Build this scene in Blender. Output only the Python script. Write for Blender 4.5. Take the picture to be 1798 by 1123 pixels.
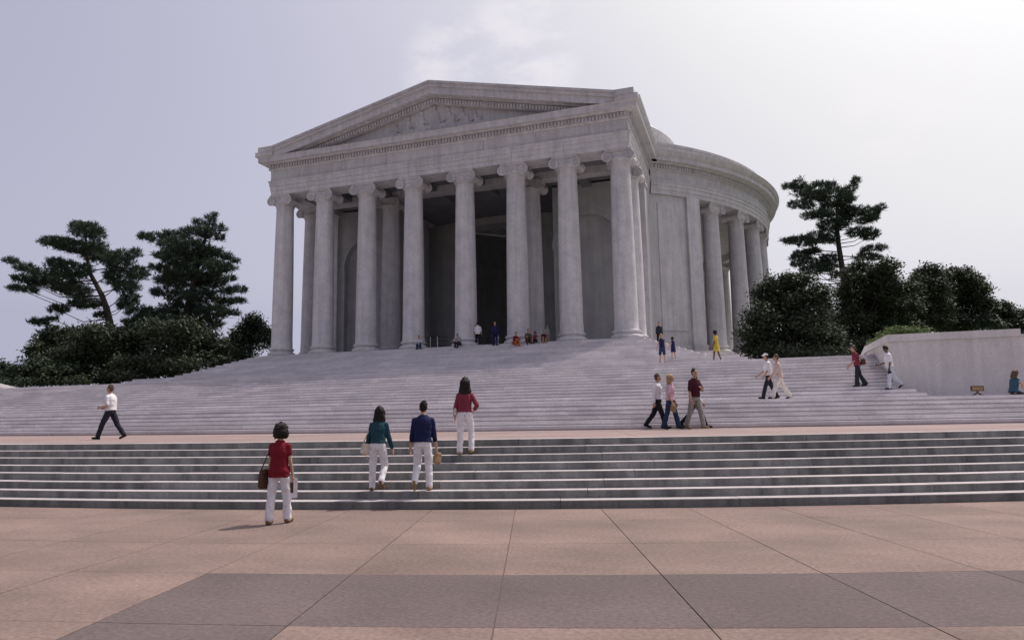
import bpy, bmesh, math, random
import numpy as np
from mathutils import Matrix, Vector, Euler
from mathutils import noise as mnoise
random.seed(7); np.random.seed(7)
R_ = math.radians
for o in list(bpy.data.objects): bpy.data.objects.remove(o)
SC = bpy.context.scene
COL = SC.collection

# ------------------------------------------------------------------ camera
CAM = np.array([20.2165, -44.518, 1.8189]); YAW, PITCH, ROLL, FPX = 0.3216, 0.1325, -0.0177, 1222.18
PW, PH = 1798, 1123
_f = np.array([-math.sin(YAW)*math.cos(PITCH), math.cos(YAW)*math.cos(PITCH), math.sin(PITCH)])
_r = np.array([math.cos(YAW), math.sin(YAW), 0.0]); _u = np.cross(_r, _f)
_c, _s = math.cos(ROLL), math.sin(ROLL)
_r, _u = _c*_r+_s*_u, -_s*_r+_c*_u
cam = bpy.data.cameras.new('camera'); camo = bpy.data.objects.new('camera', cam); COL.objects.link(camo)
cam.sensor_fit = 'HORIZONTAL'; cam.sensor_width = 36; cam.lens = 36*FPX/PW; cam.clip_end = 6000; cam.clip_start = .1
m = Matrix.Identity(4)
for i in range(3):
    m[i][0], m[i][1], m[i][2], m[i][3] = _r[i], _u[i], -_f[i], CAM[i]
camo.matrix_world = m
SC.camera = camo
SC.render.resolution_x, SC.render.resolution_y = 1024, 639

# ------------------------------------------------------------------ light
SUN_AZ, SUN_EL = R_(56), R_(62)             # azimuth from +X
W = bpy.data.worlds.new('World'); SC.world = W; W.use_nodes = True
nt = W.node_tree; nt.nodes.clear()
def N(t, **k):
    n = nt.nodes.new(t)
    for a, b in k.items(): setattr(n, a, b)
    return n
sky = N('ShaderNodeTexSky', sky_type='NISHITA', sun_disc=False, sun_elevation=SUN_EL, sun_rotation=math.pi/2-SUN_AZ,
        altitude=0, air_density=1.0, dust_density=6.0, ozone_density=1.0)
bw = N('ShaderNodeRGBToBW'); tint = N('ShaderNodeMix', data_type='RGBA', blend_type='MULTIPLY')
hz = N('ShaderNodeMapRange'); hz.inputs[1].default_value = 1.6; hz.inputs[2].default_value = 5.2; hue = N('ShaderNodeMix', data_type='RGBA'); hue.inputs[6].default_value = (.955, .955, 1.29, 1); hue.inputs[7].default_value = (1.0, .985, 1.01, 1)
nt.links.new(bw.outputs[0], hz.inputs[0]); nt.links.new(hz.outputs[0], hue.inputs[0]); nt.links.new(hue.outputs[2], tint.inputs[7])
tint.inputs[0].default_value = 1; tint.inputs[7].default_value = (1.0, .955, 1.10, 1)
mixs = N('ShaderNodeMix', data_type='RGBA'); mixs.inputs[0].default_value = .96
bg = N('ShaderNodeBackground'); bg.inputs[1].default_value = .128
out = N('ShaderNodeOutputWorld')
# thin, soft summer cloud over the hazy sky
tc = N('ShaderNodeTexCoord'); nz = N('ShaderNodeTexNoise'); nz.inputs['Scale'].default_value = 9; nz.inputs['Detail'].default_value = 7
nz.inputs['Roughness'].default_value = .55
mp = N('ShaderNodeMapping'); mp.inputs['Scale'].default_value = (1.6, 1.6, 3.2)
cr = N('ShaderNodeMapRange', interpolation_type='SMOOTHSTEP'); cr.inputs[1].default_value = .36; cr.inputs[2].default_value = .66; cr.inputs[3].default_value = 0; cr.inputs[4].default_value = 1
cm = N('ShaderNodeMix', data_type='RGBA'); cm.inputs[7].default_value = (6.2, 5.85, 5.95, 1)
def _dir(x, y): 
    d = _f + _r*(x-PW/2)/FPX - _u*(y-PH/2)/FPX; return tuple(d/np.linalg.norm(d))
masks = []
for (px, py, r0, r1, amt) in ((915, 92, .9955, .9990, .46), (800, 122, .9965, .9992, .42), (1590, 178, .9960, .9992, .30)):
    dt = N('ShaderNodeVectorMath', operation='DOT_PRODUCT'); dt.inputs[1].default_value = _dir(px, py); nt.links.new(tc.outputs['Generated'], dt.inputs[0])
    mr = N('ShaderNodeMapRange', interpolation_type='SMOOTHSTEP'); mr.inputs[1].default_value, mr.inputs[2].default_value = r0, r1; mr.inputs[4].default_value = amt; nt.links.new(dt.outputs['Value'], mr.inputs[0])
    masks.append(mr.outputs[0])
acc = masks[0]
for q in masks[1:]:
    ad = N('ShaderNodeMath', operation='MAXIMUM'); nt.links.new(acc, ad.inputs[0]); nt.links.new(q, ad.inputs[1]); acc = ad.outputs[0]
cmul = N('ShaderNodeMath', operation='MULTIPLY')
L = nt.links.new
sx_ = N('ShaderNodeSeparateXYZ'); cx_ = N('ShaderNodeCombineXYZ'); mz_ = N('ShaderNodeMath', operation='MAXIMUM'); mz_.inputs[1].default_value = .13   # hazy horizon: the sky keeps its low-angle brightness down to the ground
nt.links.new(tc.outputs['Generated'], sx_.inputs[0]); nt.links.new(sx_.outputs[0], cx_.inputs[0]); nt.links.new(sx_.outputs[1], cx_.inputs[1]); nt.links.new(sx_.outputs[2], mz_.inputs[0]); nt.links.new(mz_.outputs[0], cx_.inputs[2]); nt.links.new(cx_.outputs[0], sky.inputs[0])
pwn = N('ShaderNodeMath', operation='POWER'); pwn.inputs[1].default_value = .7; scn = N('ShaderNodeMath', operation='MULTIPLY'); scn.inputs[1].default_value = 1.70
L(sky.outputs[0], bw.inputs[0]); L(bw.outputs[0], pwn.inputs[0]); L(pwn.outputs[0], scn.inputs[0]); L(scn.outputs[0], tint.inputs[6]); L(sky.outputs[0], mixs.inputs[6]); L(tint.outputs[2], mixs.inputs[7])
L(tc.outputs['Generated'], mp.inputs[0]); L(mp.outputs[0], nz.inputs['Vector']); L(nz.outputs[0], cr.inputs[0]); L(cr.outputs[0], cmul.inputs[0]); L(acc, cmul.inputs[1]); L(cmul.outputs[0], cm.inputs[0])
L(mixs.outputs[2], cm.inputs[6]); L(cm.outputs[2], bg.inputs[0]); L(bg.outputs[0], out.inputs[0])
sd = bpy.data.lights.new('sun', 'SUN'); sd.energy = 3.0; sd.angle = R_(.6); sd.color = (1, .93, .85)
so = bpy.data.objects.new('sun', sd); COL.objects.link(so)
sv = Vector((math.cos(SUN_AZ)*math.cos(SUN_EL), math.sin(SUN_AZ)*math.cos(SUN_EL), math.sin(SUN_EL)))
so.rotation_euler = (-sv).to_track_quat('-Z', 'Y').to_euler(); so.location = (60, 60, 90)
SC.view_settings.view_transform = 'Standard'; SC.view_settings.look = 'None'; SC.view_settings.gamma = 1
SC.view_settings.use_curve_mapping = False; SC.view_settings.exposure = 0.28

# ------------------------------------------------------------------ helpers
def ray(x, y): return _f + _r*(x-PW/2)/FPX - _u*(y-PH/2)/FPX
def at_depth(x, y, dep):
    d = ray(x, y); h = np.array([-math.sin(YAW), math.cos(YAW), 0]); return CAM + d*(dep/(d@h))

def mat(name, col, rough=.7, col2=None, scale=6, detail=6, bump=0, bscale=60, spec=.3, stretch=(1, 1, 1), contrast=(.35, .65), rnd=0, streak=0, coord='Object', speck=0, sscale=20, cell=None):
    m = bpy.data.materials.new(name); m.use_nodes = True; t = m.node_tree; b = t.nodes['Principled BSDF']
    b.inputs['Roughness'].default_value = rough; b.inputs['Specular IOR Level'].default_value = spec
    b.inputs['Base Color'].default_value = (*col, 1)
    n = t.nodes.new; l = t.links.new
    tc = n('ShaderNodeTexCoord')
    if coord == 'World':
        g = n('ShaderNodeNewGeometry'); src = g.outputs['Position']
    else: src = tc.outputs['Object']
    last = None
    if col2:
        mp = n('ShaderNodeMapping'); mp.inputs['Scale'].default_value = stretch; l(src, mp.inputs[0])
        x = n('ShaderNodeTexNoise'); x.inputs['Scale'].default_value = scale; x.inputs['Detail'].default_value = detail; x.inputs['Roughness'].default_value = .6
        l(mp.outputs[0], x.inputs['Vector'])
        rp = n('ShaderNodeMapRange'); rp.inputs[1].default_value, rp.inputs[2].default_value = contrast; l(x.outputs[0], rp.inputs[0])
        mx = n('ShaderNodeMix'); mx.data_type = 'RGBA'; mx.inputs[6].default_value = (*col, 1); mx.inputs[7].default_value = (*col2, 1)
        l(rp.outputs[0], mx.inputs[0]); last = mx.outputs[2]
    def mul(lastsock, fac_socket, lo, hi):
        rp = n('ShaderNodeMapRange'); rp.inputs[3].default_value = lo; rp.inputs[4].default_value = hi; l(fac_socket, rp.inputs[0])
        mm = n('ShaderNodeMix'); mm.data_type = 'RGBA'; mm.blend_type = 'MULTIPLY'; mm.inputs[0].default_value = 1
        if lastsock is None: mm.inputs[6].default_value = (*col, 1)
        else: l(lastsock, mm.inputs[6])
        cb = n('ShaderNodeCombineColor'); [l(rp.outputs[0], cb.inputs[i]) for i in range(3)]
        l(cb.outputs[0], mm.inputs[7]); return mm.outputs[2], rp
    if rnd:
        oi = n('ShaderNodeObjectInfo'); last, _ = mul(last, oi.outputs['Random'], 1-rnd, 1+rnd)
    if streak:
        mp = n('ShaderNodeMapping'); mp.inputs['Scale'].default_value = (3.2, 3.2, .22); l(src, mp.inputs[0])
        x = n('ShaderNodeTexNoise'); x.inputs['Scale'].default_value = 1; x.inputs['Detail'].default_value = 5; l(mp.outputs[0], x.inputs['Vector'])
        last, rp = mul(last, x.outputs[0], 1-streak, 1+streak*.4); rp.inputs[1].default_value = .35; rp.inputs[2].default_value = .6
    if speck:
        x = n('ShaderNodeTexNoise'); x.inputs['Scale'].default_value = sscale; x.inputs['Detail'].default_value = 5; x.inputs['Roughness'].default_value = .75; l(src, x.inputs['Vector'])
        last, rp = mul(last, x.outputs[0], 1-speck, 1+speck); rp.inputs[1].default_value = .3; rp.inputs[2].default_value = .7
    if cell:        # tone of each stone block in a course
        dv = n('ShaderNodeVectorMath'); dv.operation = 'MULTIPLY_ADD'; l(src, dv.inputs[0]); dv.inputs[1].default_value = (1/cell[0], 0, 1/cell[1]); dv.inputs[2].default_value = (.37, 0, -.02)
        sp_ = n('ShaderNodeSeparateXYZ'); l(dv.outputs[0], sp_.inputs[0]); fz = n('ShaderNodeMath'); fz.operation = 'CEIL'; l(sp_.outputs[2], fz.inputs[0])
        sh = n('ShaderNodeMath'); sh.operation = 'MULTIPLY_ADD'; l(fz.outputs[0], sh.inputs[0]); sh.inputs[1].default_value = .618; l(sp_.outputs[0], sh.inputs[2]); fx = n('ShaderNodeMath'); fx.operation = 'FLOOR'; l(sh.outputs[0], fx.inputs[0])
        cb2 = n('ShaderNodeCombineXYZ'); l(fx.outputs[0], cb2.inputs[0]); l(fz.outputs[0], cb2.inputs[1]); wn = n('ShaderNodeTexWhiteNoise'); wn.noise_dimensions = '3D'; l(cb2.outputs[0], wn.inputs['Vector'])
        last, _ = mul(last, wn.outputs['Value'], 1-cell[2], 1+cell[2]*.6)
    if last is not None: l(last, b.inputs['Base Color'])
    if bump:
        x = n('ShaderNodeTexNoise'); x.inputs['Scale'].default_value = bscale; x.inputs['Detail'].default_value = 4; l(src, x.inputs['Vector'])
        bn = n('ShaderNodeBump'); bn.inputs['Strength'].default_value = bump; bn.inputs['Distance'].default_value = .02; l(x.outputs[0], bn.inputs['Height']); l(bn.outputs[0], b.inputs['Normal'])
    return m

M_MARBLE = mat('marble', (.525, .505, .51), .6, (.435, .42, .428), 1.3, 9, .25, 30, rnd=.055, streak=.12, speck=.15, sscale=8, coord='World')
M_WALL = mat('marble_wall', (.505, .488, .488), .62, (.42, .407, .412), .8, 9, .2, 25, rnd=.04, streak=.13, speck=.14, sscale=8, coord='World')
M_STEP = mat('step_marble', (.61, .57, .58), .7, (.51, .48, .49), 1.1, 8, .3, 30, rnd=.06, speck=.14, sscale=12, coord='World', cell=(1.75, .1529, .12))
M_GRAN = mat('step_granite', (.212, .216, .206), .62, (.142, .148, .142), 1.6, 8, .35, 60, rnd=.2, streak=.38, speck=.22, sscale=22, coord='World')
M_PAVE = mat('exposed_aggregate', (.246, .170, .148), .85, (.140, .099, .086), .42, 14, .5, 120, rnd=.075, speck=.34, sscale=19, coord='World', stretch=(1, 1.6, 1), contrast=(.3, .72))
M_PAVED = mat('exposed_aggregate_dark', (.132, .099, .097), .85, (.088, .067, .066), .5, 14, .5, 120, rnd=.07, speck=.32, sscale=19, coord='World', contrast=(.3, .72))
M_LAND = mat('landing_paving', (.272, .196, .185), .85, (.225, .163, .155), .5, 9, .4, 100, rnd=.06, speck=.18, sscale=16, coord='World')
M_JOINT = mat('joint_sand', (.10, .075, .065), .95, (.16, .12, .10), 3)
M_TREAD = mat('sunlit_tread_granite', (.45, .40, .40), .7, (.36, .32, .322), 1.4, 8, .3, 60, rnd=.10, speck=.15, sscale=22, coord='World')  # tread tops paler than the risers: sunlight painted into the stone colour
M_CHEEK = mat('cheek_wall_stone', (.62, .585, .57), .65, (.53, .50, .49), .7, 9, .25, 30, streak=.10, speck=.13, sscale=10, coord='World')
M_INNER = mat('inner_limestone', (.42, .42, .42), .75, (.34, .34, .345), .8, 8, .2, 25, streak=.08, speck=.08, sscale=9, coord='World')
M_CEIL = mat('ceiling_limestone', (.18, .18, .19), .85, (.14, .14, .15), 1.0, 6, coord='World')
M_GRASS = mat('lawn_grass', (.055, .085, .03), .9, (.09, .11, .04), .3, 10, .6, 40, coord='World')
M_SOIL = mat('ground_soil', (.08, .09, .045), .95, (.12, .11, .06), .05, 8, coord='World')
M_BARK = mat('bark', (.07, .055, .045), .95, (.035, .028, .025), 5, 6, .8, 20)

def leafmat(name, a, b, tr=.25):
    m = bpy.data.materials.new(name); m.use_nodes = True; t = m.node_tree; p = t.nodes['Principled BSDF']
    p.inputs['Roughness'].default_value = .6; p.inputs['Specular IOR Level'].default_value = .25
    g = t.nodes.new('ShaderNodeNewGeometry'); rp = t.nodes.new('ShaderNodeMix'); rp.data_type = 'RGBA'
    rp.inputs[6].default_value = (*a, 1); rp.inputs[7].default_value = (*b, 1); t.links.new(g.outputs['Random Per Island'], rp.inputs[0])
    t.links.new(rp.outputs[2], p.inputs['Base Color'])
    tb = t.nodes.new('ShaderNodeBsdfTranslucent'); t.links.new(rp.outputs[2], tb.inputs[0])
    ms = t.nodes.new('ShaderNodeMixShader'); ms.inputs[0].default_value = tr
    t.links.new(p.outputs[0], ms.inputs[1]); t.links.new(tb.outputs[0], ms.inputs[2]); t.links.new(ms.outputs[0], t.nodes['Material Output'].inputs[0])
    return m
M_PINE = leafmat('pine_needles', (.022, .038, .028), (.055, .078, .045), .14)
M_LEAF = leafmat('broad_leaves', (.020, .032, .022), (.058, .074, .038), .14)
M_LEAF2 = leafmat('holly_leaves', (.018, .030, .020), (.056, .072, .040), .12)
M_HEDGED = leafmat('dark_hedge_leaves', (.022, .034, .018), (.040, .056, .026), .12)
M_HEDGE = leafmat('hedge_leaves', (.06, .095, .03), (.11, .15, .05), .25)

def link(o, parent=None, loc=None):
    COL.objects.link(o)
    if parent is not None:
        o.parent = parent
        if loc is None: o.matrix_parent_inverse = Matrix.Translation(-Vector(abs_loc(parent)))
        else: o.location = loc
    elif loc is not None: o.location = loc
    return o
def abs_loc(o):
    l = Vector(o.location); 
    return l if o.parent is None else l + (Vector((0, 0, 0)) if True else l)
def mesh(name, V, F, smooth=False):
    me = bpy.data.meshes.new(name); me.from_pydata([tuple(map(float, v)) for v in V], [], F); me.update()
    if smooth: me.polygons.foreach_set('use_smooth', [True]*len(me.polygons))
    return me
def MO(name, V, F, mt, parent=None, smooth=False):
    """one mesh object in world coordinates"""
    me = mesh(name, V, F, smooth); me.materials.append(mt)
    o = bpy.data.objects.new(name, me); COL.objects.link(o)
    if parent is not None:
        o.parent = parent; o.matrix_parent_inverse = Matrix.Translation(-Vector(parent.location)) if parent.type == 'EMPTY' else Matrix.Identity(4)
    return o
def tag(o, label=None, cat=None, group=None, kind=None):
    if label: o['label'] = label
    if cat: o['category'] = cat
    if group: o['group'] = group
    if kind: o['kind'] = kind
    return o
def empty(name, loc=(0, 0, 0), rz=0):
    e = bpy.data.objects.new(name, None); COL.objects.link(e); e.location = loc; e.rotation_euler = (0, 0, rz); e.empty_display_size = .2; return e
def struct(o): o['kind'] = 'structure'; return o

class MB:
    def __init__(s): s.V = []; s.F = []
    def add(s, V, F):
        n = len(s.V); s.V += [tuple(v) for v in V]; s.F += [tuple(i+n for i in f) for f in F]; return s
    def box(s, x0, x1, y0, y1, z0, z1):
        return s.add([(x0, y0, z0), (x1, y0, z0), (x1, y1, z0), (x0, y1, z0), (x0, y0, z1), (x1, y0, z1), (x1, y1, z1), (x0, y1, z1)],
                     [(0, 3, 2, 1), (4, 5, 6, 7), (0, 1, 5, 4), (1, 2, 6, 5), (2, 3, 7, 6), (3, 0, 4, 7)])
    def prism(s, poly, a, b, axis='y'):
        """poly in the plane across axis (x,z for y; y,z for x; x,y for z), extruded a..b"""
        n = len(poly); V = []
        for t in (a, b):
            for p, q in poly: V.append((p, t, q) if axis == 'y' else (t, p, q) if axis == 'x' else (p, q, t))
        F = [tuple(range(n)), tuple(range(2*n-1, n-1, -1))] + [(i, i+n, (i+1) % n+n, (i+1) % n) for i in range(n)]
        return s.add(V, F)
    def revolve(s, prof, n=32, a0=0, a1=2*math.pi, c=(0, 0, 0), hard=True, full=True):
        """prof: [(r,z)]; angle measured from -Y towards +X"""
        cnt = n if full else n+1
        ang = [a0+(a1-a0)*i/n for i in range(cnt)]
        segs = [(prof[i], prof[i+1]) for i in range(len(prof)-1)] if hard else None
        def ring(p): return [(c[0]+p[0]*math.sin(a), c[1]-p[0]*math.cos(a), c[2]+p[1]) for a in ang]
        if hard:
            for p, q in segs:
                V = ring(p)+ring(q); F = []
                for i in range(n):
                    j = (i+1) % cnt; F.append((i, j, j+cnt, i+cnt))
                s.add(V, F)
        else:
            V = []; F = []
            for p in prof: V += ring(p)
            for k in range(len(prof)-1):
                for i in range(n):
                    j = (i+1) % cnt; F.append((k*cnt+i, k*cnt+j, (k+1)*cnt+j, (k+1)*cnt+i))
            s.add(V, F)
        return s
    def sweep(s, prof, path, caps=True):
        """closed profile [(out,z)] along open path [(x,y)]; outward = right-hand side of travel"""
        P = [np.array(p, float) for p in path]; n = len(P); k = len(prof); base = []
        nr = []
        for i in range(n-1):
            d = P[i+1]-P[i]; d /= np.linalg.norm(d); nr.append(np.array([d[1], -d[0]]))
        for i in range(n):
            if i == 0: v = nr[0]
            elif i == n-1: v = nr[-1]
            else:
                v = nr[i-1]+nr[i]; v = v/(v@nr[i])
            base.append([(P[i][0]+v[0]*o, P[i][1]+v[1]*o, z) for o, z in prof])
        for i in range(n-1):
            for j in range(k):
                j2 = (j+1) % k
                s.add([base[i][j], base[i+1][j], base[i+1][j2], base[i][j2]], [(0, 1, 2, 3)])
        if caps: s.add(base[0], [tuple(range(k))[::-1]]); s.add(base[-1], [tuple(range(k))])
        return s
    def arcbox(s, r0, r1, a0, a1, z0, z1, n=2, c=(0, 33.39)):
        A = [a0+(a1-a0)*i/n for i in range(n+1)]; V = []
        for a in A:
            for r, z in ((r0, z0), (r1, z0), (r1, z1), (r0, z1)): V.append((c[0]+r*math.sin(a), c[1]-r*math.cos(a), z))
        F = [(0, 1, 2, 3), tuple(4*n+i for i in (3, 2, 1, 0))]
        for i in range(n):
            for j in range(4):
                F.append((4*i+j, 4*i+4+j, 4*i+4+(j+1) % 4, 4*i+(j+1) % 4))
        return s.add(V, F)
    def tube(s, pts, rad, n=8, caps=True):
        pts = [Vector(p) for p in pts]; rad = rad if isinstance(rad, (list, tuple)) else [rad]*len(pts); base = len(s.V); V = []; F = []
        up = None
        for i, p in enumerate(pts):
            t = (pts[min(i+1, len(pts)-1)]-pts[max(i-1, 0)]).normalized()
            if up is None:
                up = Vector((0, 0, 1)) if abs(t.z) < .9 else Vector((1, 0, 0))
            a = t.cross(up).normalized(); b = a.cross(t).normalized(); up = b
            for k in range(n):
                w = 2*math.pi*k/n; V.append(p+(a*math.cos(w)+b*math.sin(w))*rad[i])
        for i in range(len(pts)-1):
            for k in range(n): F.append((i*n+k, i*n+(k+1) % n, (i+1)*n+(k+1) % n, (i+1)*n+k))
        if caps: F += [tuple(range(n))[::-1], tuple((len(pts)-1)*n+k for k in range(n))]
        return s.add(V, F)
    def ball(s, c, rx, ry=None, rz=None, n=10, rot=None):
        ry = rx if ry is None else ry; rz = rx if rz is None else rz; V = []; F = []; h = n//2+1
        for i in range(h+1):
            p = math.pi*i/h
            for k in range(n):
                w = 2*math.pi*k/n; v = Vector((rx*math.sin(p)*math.cos(w), ry*math.sin(p)*math.sin(w), rz*math.cos(p)))
                if rot is not None: v = rot @ v
                V.append(v+Vector(c))
        for i in range(h):
            for k in range(n): F.append((i*n+k, (i+1)*n+k, (i+1)*n+(k+1) % n, i*n+(k+1) % n))
        return s.add(V, F)
    def build(s, name, mt, parent=None, smooth=False): return MO(name, s.V, s.F, mt, parent, smooth)

def fixn(o):
    bm = bmesh.new(); bm.from_mesh(o.data); bmesh.ops.remove_doubles(bm, verts=bm.verts, dist=1e-4); bmesh.ops.recalc_face_normals(bm, faces=bm.faces); bm.to_mesh(o.data); bm.free(); return o

# ------------------------------------------------------------------ the setting
SY = 33.39                       # centre of the curved steps
RISE = .1529; ZL = 8*RISE; ZT = ZL+19*RISE; ZS = 6.328
RA0, TA, RB, TB = 66.887, .354, 56.9, .3864
g = MB(); n = 96
g.V = [(0, 0, -.06)]+[(3500*math.cos(2*math.pi*i/n), 3500*math.sin(2*math.pi*i/n), -.06) for i in range(n)]
g.F = [(0, i+1, (i+1) % n+1) for i in range(n)]
struct(g.build('ground', M_SOIL))

# plaza of separate slabs
pl = struct(MB().arcbox(RA0-.3, 130, -1.25, 1.25, -.05, -.012, 60).build('plaza', M_JOINT))
ringsR = [RA0+.005, 68.32, 70.42, 72.31, 74.26, 76.3, 78.3, 80.3, 82.3]
th0, dth, cy2 = .2352, .0293, 21.0
def hit(th, R):
    # ray from (0,cy2) at angle th meets circle about (0,SY)
    dx, dy = math.sin(th), -math.cos(th); oy = cy2-SY; b = oy*dy; c = oy*oy-R*R; t = -b+math.sqrt(b*b-c); return dx*t, cy2+dy*t
for ri in range(len(ringsR)-1):
    r0, r1 = ringsR[ri], ringsR[ri+1]
    for j in range(-17, 16):
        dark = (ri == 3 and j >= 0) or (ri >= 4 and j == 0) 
        g = .0035
        a0, a1 = th0+dth*j, th0+dth*(j+1); pts = []
        ra, rb = r0+g, r1-g; e = .0065/60
        for t in (0, .34, .67, 1): pts.append(hit(a0+e+(a1-a0-2*e)*t, ra))
        for t in (1, .67, .34, 0): pts.append(hit(a0+e+(a1-a0-2*e)*t, rb))
        dz = random.uniform(-.0006, .0006)
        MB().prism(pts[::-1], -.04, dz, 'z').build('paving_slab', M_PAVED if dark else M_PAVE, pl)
# outer paving beyond the built slabs
# lower flight: granite blocks
fl = struct(MB().arcbox(RA0-8*TA-.4, RA0-.10, R_(-42), R_(62), -.03, RISE*.5, 60).build('lower_steps', M_GRAN))
NB = 36; A0, A1 = R_(-42), R_(62); da = (A1-A0)/NB
for k in range(1, 9):
    R = RA0-(k-1)*TA
    d = .0045/R
    me = None; off = random.uniform(0, da)
    for b in range(NB):
        if me is None:
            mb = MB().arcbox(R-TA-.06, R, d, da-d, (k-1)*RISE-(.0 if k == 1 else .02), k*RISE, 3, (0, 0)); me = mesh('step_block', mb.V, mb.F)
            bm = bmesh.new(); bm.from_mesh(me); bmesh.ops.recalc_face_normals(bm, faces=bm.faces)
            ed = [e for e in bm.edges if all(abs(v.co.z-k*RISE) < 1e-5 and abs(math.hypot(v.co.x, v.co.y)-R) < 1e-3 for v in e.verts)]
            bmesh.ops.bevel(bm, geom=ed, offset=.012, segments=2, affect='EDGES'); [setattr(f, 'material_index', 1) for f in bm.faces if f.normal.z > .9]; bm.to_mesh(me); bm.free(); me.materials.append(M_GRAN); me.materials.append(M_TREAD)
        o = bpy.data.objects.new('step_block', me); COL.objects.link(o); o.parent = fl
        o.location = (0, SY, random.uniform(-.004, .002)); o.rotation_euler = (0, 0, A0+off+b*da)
# landing
la = struct(MB().arcbox(RB-7.7, RA0-8*TA-.02, R_(-42), R_(62), ZL-.3, ZL-.035, 60).build('lower_landing', M_JOINT))
RL1 = RA0-8*TA-.045
me = None
for (r0, r1) in ((RB-7.5, 59.2), (59.2, 61.6), (61.6, RL1)):
    nb = 34; da2 = (A1-A0)/nb; me = None
    for b in range(nb):
        if me is None:
            mb = MB().arcbox(r0+.006, r1-.006, .006/60, da2-.006/60, ZL-.05, ZL, 3, (0, 0)); me = mesh('landing_slab', mb.V, mb.F); me.materials.append(M_LAND)
        o = bpy.data.objects.new('landing_slab', me); COL.objects.link(o); o.parent = la
        o.location = (0, SY, random.uniform(-.002, .001)); o.rotation_euler = (0, 0, A0+b*da2)
# middle flight: six curved steps, a wedge landing, thirteen straight steps
NC = 6; CB, RBB = 58.0, 81.5          # flatter curve of the middle flight
def bevel_nose(o, z, w=.022):
    bm = bmesh.new(); bm.from_mesh(o.data); bmesh.ops.recalc_face_normals(bm, faces=bm.faces)
    ed = []
    for e in bm.edges:
        if all(abs(v.co.z-z) < 1e-4 for v in e.verts) and len(e.link_faces) == 2 and min(f.normal.z for f in e.link_faces) < .5:
            f = min(e.link_faces, key=lambda f: f.normal.z)
            if f.normal.y < .2: ed.append(e)
    bmesh.ops.bevel(bm, geom=ed, offset=w, segments=2, affect='EDGES'); bm.to_mesh(o.data); bm.free(); return o
AB0, AB1 = R_(-36), R_(38)
mf = struct(MB().arcbox(RBB-NC*TB-2, RBB-.2, AB0, AB1, ZL-.4, ZL+.02, 60, (0, CB)).build('middle_steps', M_STEP))
for k in range(1, NC+1):
    R = RBB-(k-1)*TB; z = ZL+k*RISE
    inner = R-TB-.05 if k < NC else R-14
    o = MB().arcbox(inner, R, AB0, AB1, z-.112, z, 72, (0, CB)).arcbox(inner, R-.04, AB0, AB1, z-RISE-.01, z-.111, 72, (0, CB)).build('step', M_STEP, mf); bevel_nose(o, z, .03)
XBL, XBR, YB = -31.8, 25.75, -13.5
Y7, TS = -15.1, .433
for k in range(NC+1, 20):
    z = ZL+k*RISE; y = Y7+(k-7)*TS
    yb = y+TS+.05 if k < 19 else y+3
    xr = {7: 26.55, 8: 26.3}.get(k, XBR-.02)
    zt = z-(.004 if k == 19 else 0); o = MB().box(XBL+.05, xr, y, yb, zt-.112, zt).box(XBL+.06, xr-.01, y+.04, yb, z-RISE-.02, zt-.111).build('step', M_STEP, mf); bevel_nose(o, zt, .03)
YT = Y7+12*TS
te = struct(MB().box(-36, 36, YT+.6, 12, ZT-.5, ZT).build('terrace', M_STEP))
# upper flight wrapping the portico, and the rotunda's stepped podium
uf = struct(MB().box(-14, 14, -1, 12, ZT-.4, ZT+.05).build('upper_steps', M_STEP))
RD = .1467
def Dz(k): return ZT+RD*k
def Da(k): return 1.45+(15-k)*.375 if k >= 4 else 7.1+(3-k)*.375
def Db(k): return 14.45+(15-k)*.375 if k >= 4 else 20.0+(3-k)*.375
RC = (0, 28.0)
for k in range(1, 16):
    MB().box(-Db(k), Db(k), -Da(k), 24, Dz(k-1)-.03, Dz(k)).build('step', M_STEP, uf); bevel_nose(COL.objects[-1], Dz(k), .02)
for k in range(1, 16):
    rr = Db(k)+9.9
    mb = MB().revolve([(0.01, Dz(k)-.003), (rr, Dz(k)-.003), (rr, Dz(k-1)-.03)], 128, c=(RC[0], RC[1], 0)); mb.build('podium_step', M_STEP, uf)
# lawn round the terrace
lw = MB(); rings = [(24, ZT-.02), (60, ZT-.02), (75, 2.6), (98, -.03)]; na = 90; b0, b1 = R_(44), R_(316)
for r, z in rings:
    for i in range(na+1):
        a = b0+(b1-b0)*i/na; lw.V.append((r*math.sin(a), 28-r*math.cos(a), z))
for k in range(len(rings)-1):
    for i in range(na): lw.F.append((k*(na+1)+i, k*(na+1)+i+1, (k+1)*(na+1)+i+1, (k+1)*(na+1)+i))
struct(lw.build('lawn', M_GRASS))

# cheek blocks beside the stairs
def cheek(label, x0, s, xe, xn):
    e = empty('stone_cheek_wall', ((x0+s*4), YB, 2.0)); tag(e, label, 'stone wall')
    X = lambda a: (min(a), max(a))
    a, b = X((x0, xe)); w = MB().box(a, b, YB, -6.9, 1.6, 4.36); w.build('wall', M_CHEEK, e)
    # coping with sloping end that follows the corner back
    a, b = X((x0-s*.10, xn)); mb = MB()
    mb.box(a, b, YB-.10, -7.9, 4.362, 4.64)
    mb.build('coping', M_CHEEK, e)
    a, b = X((xn+s*.012, xe+s*.1)); MB().box(a, b, YB-.08, -6.8, 4.363, 4.42).build('coping', M_CHEEK, e)
    # sloping far end of the coping
    a, b = X((x0-s*.10, x0+s*2.0))
    MB().prism([(-7.895, 4.362), (-7.895, 4.635), (-6.6, 4.36), (-6.6, 4.14)], a, b, 'x').build('coping_end', M_CHEEK, e)
    for q in range(1, 5):
        xx = x0+s*q*2.4
    return e
cheek('pale stone cheek wall with flat coping beside the stairs at the right', XBR, 1, 46, 30.17)
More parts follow.
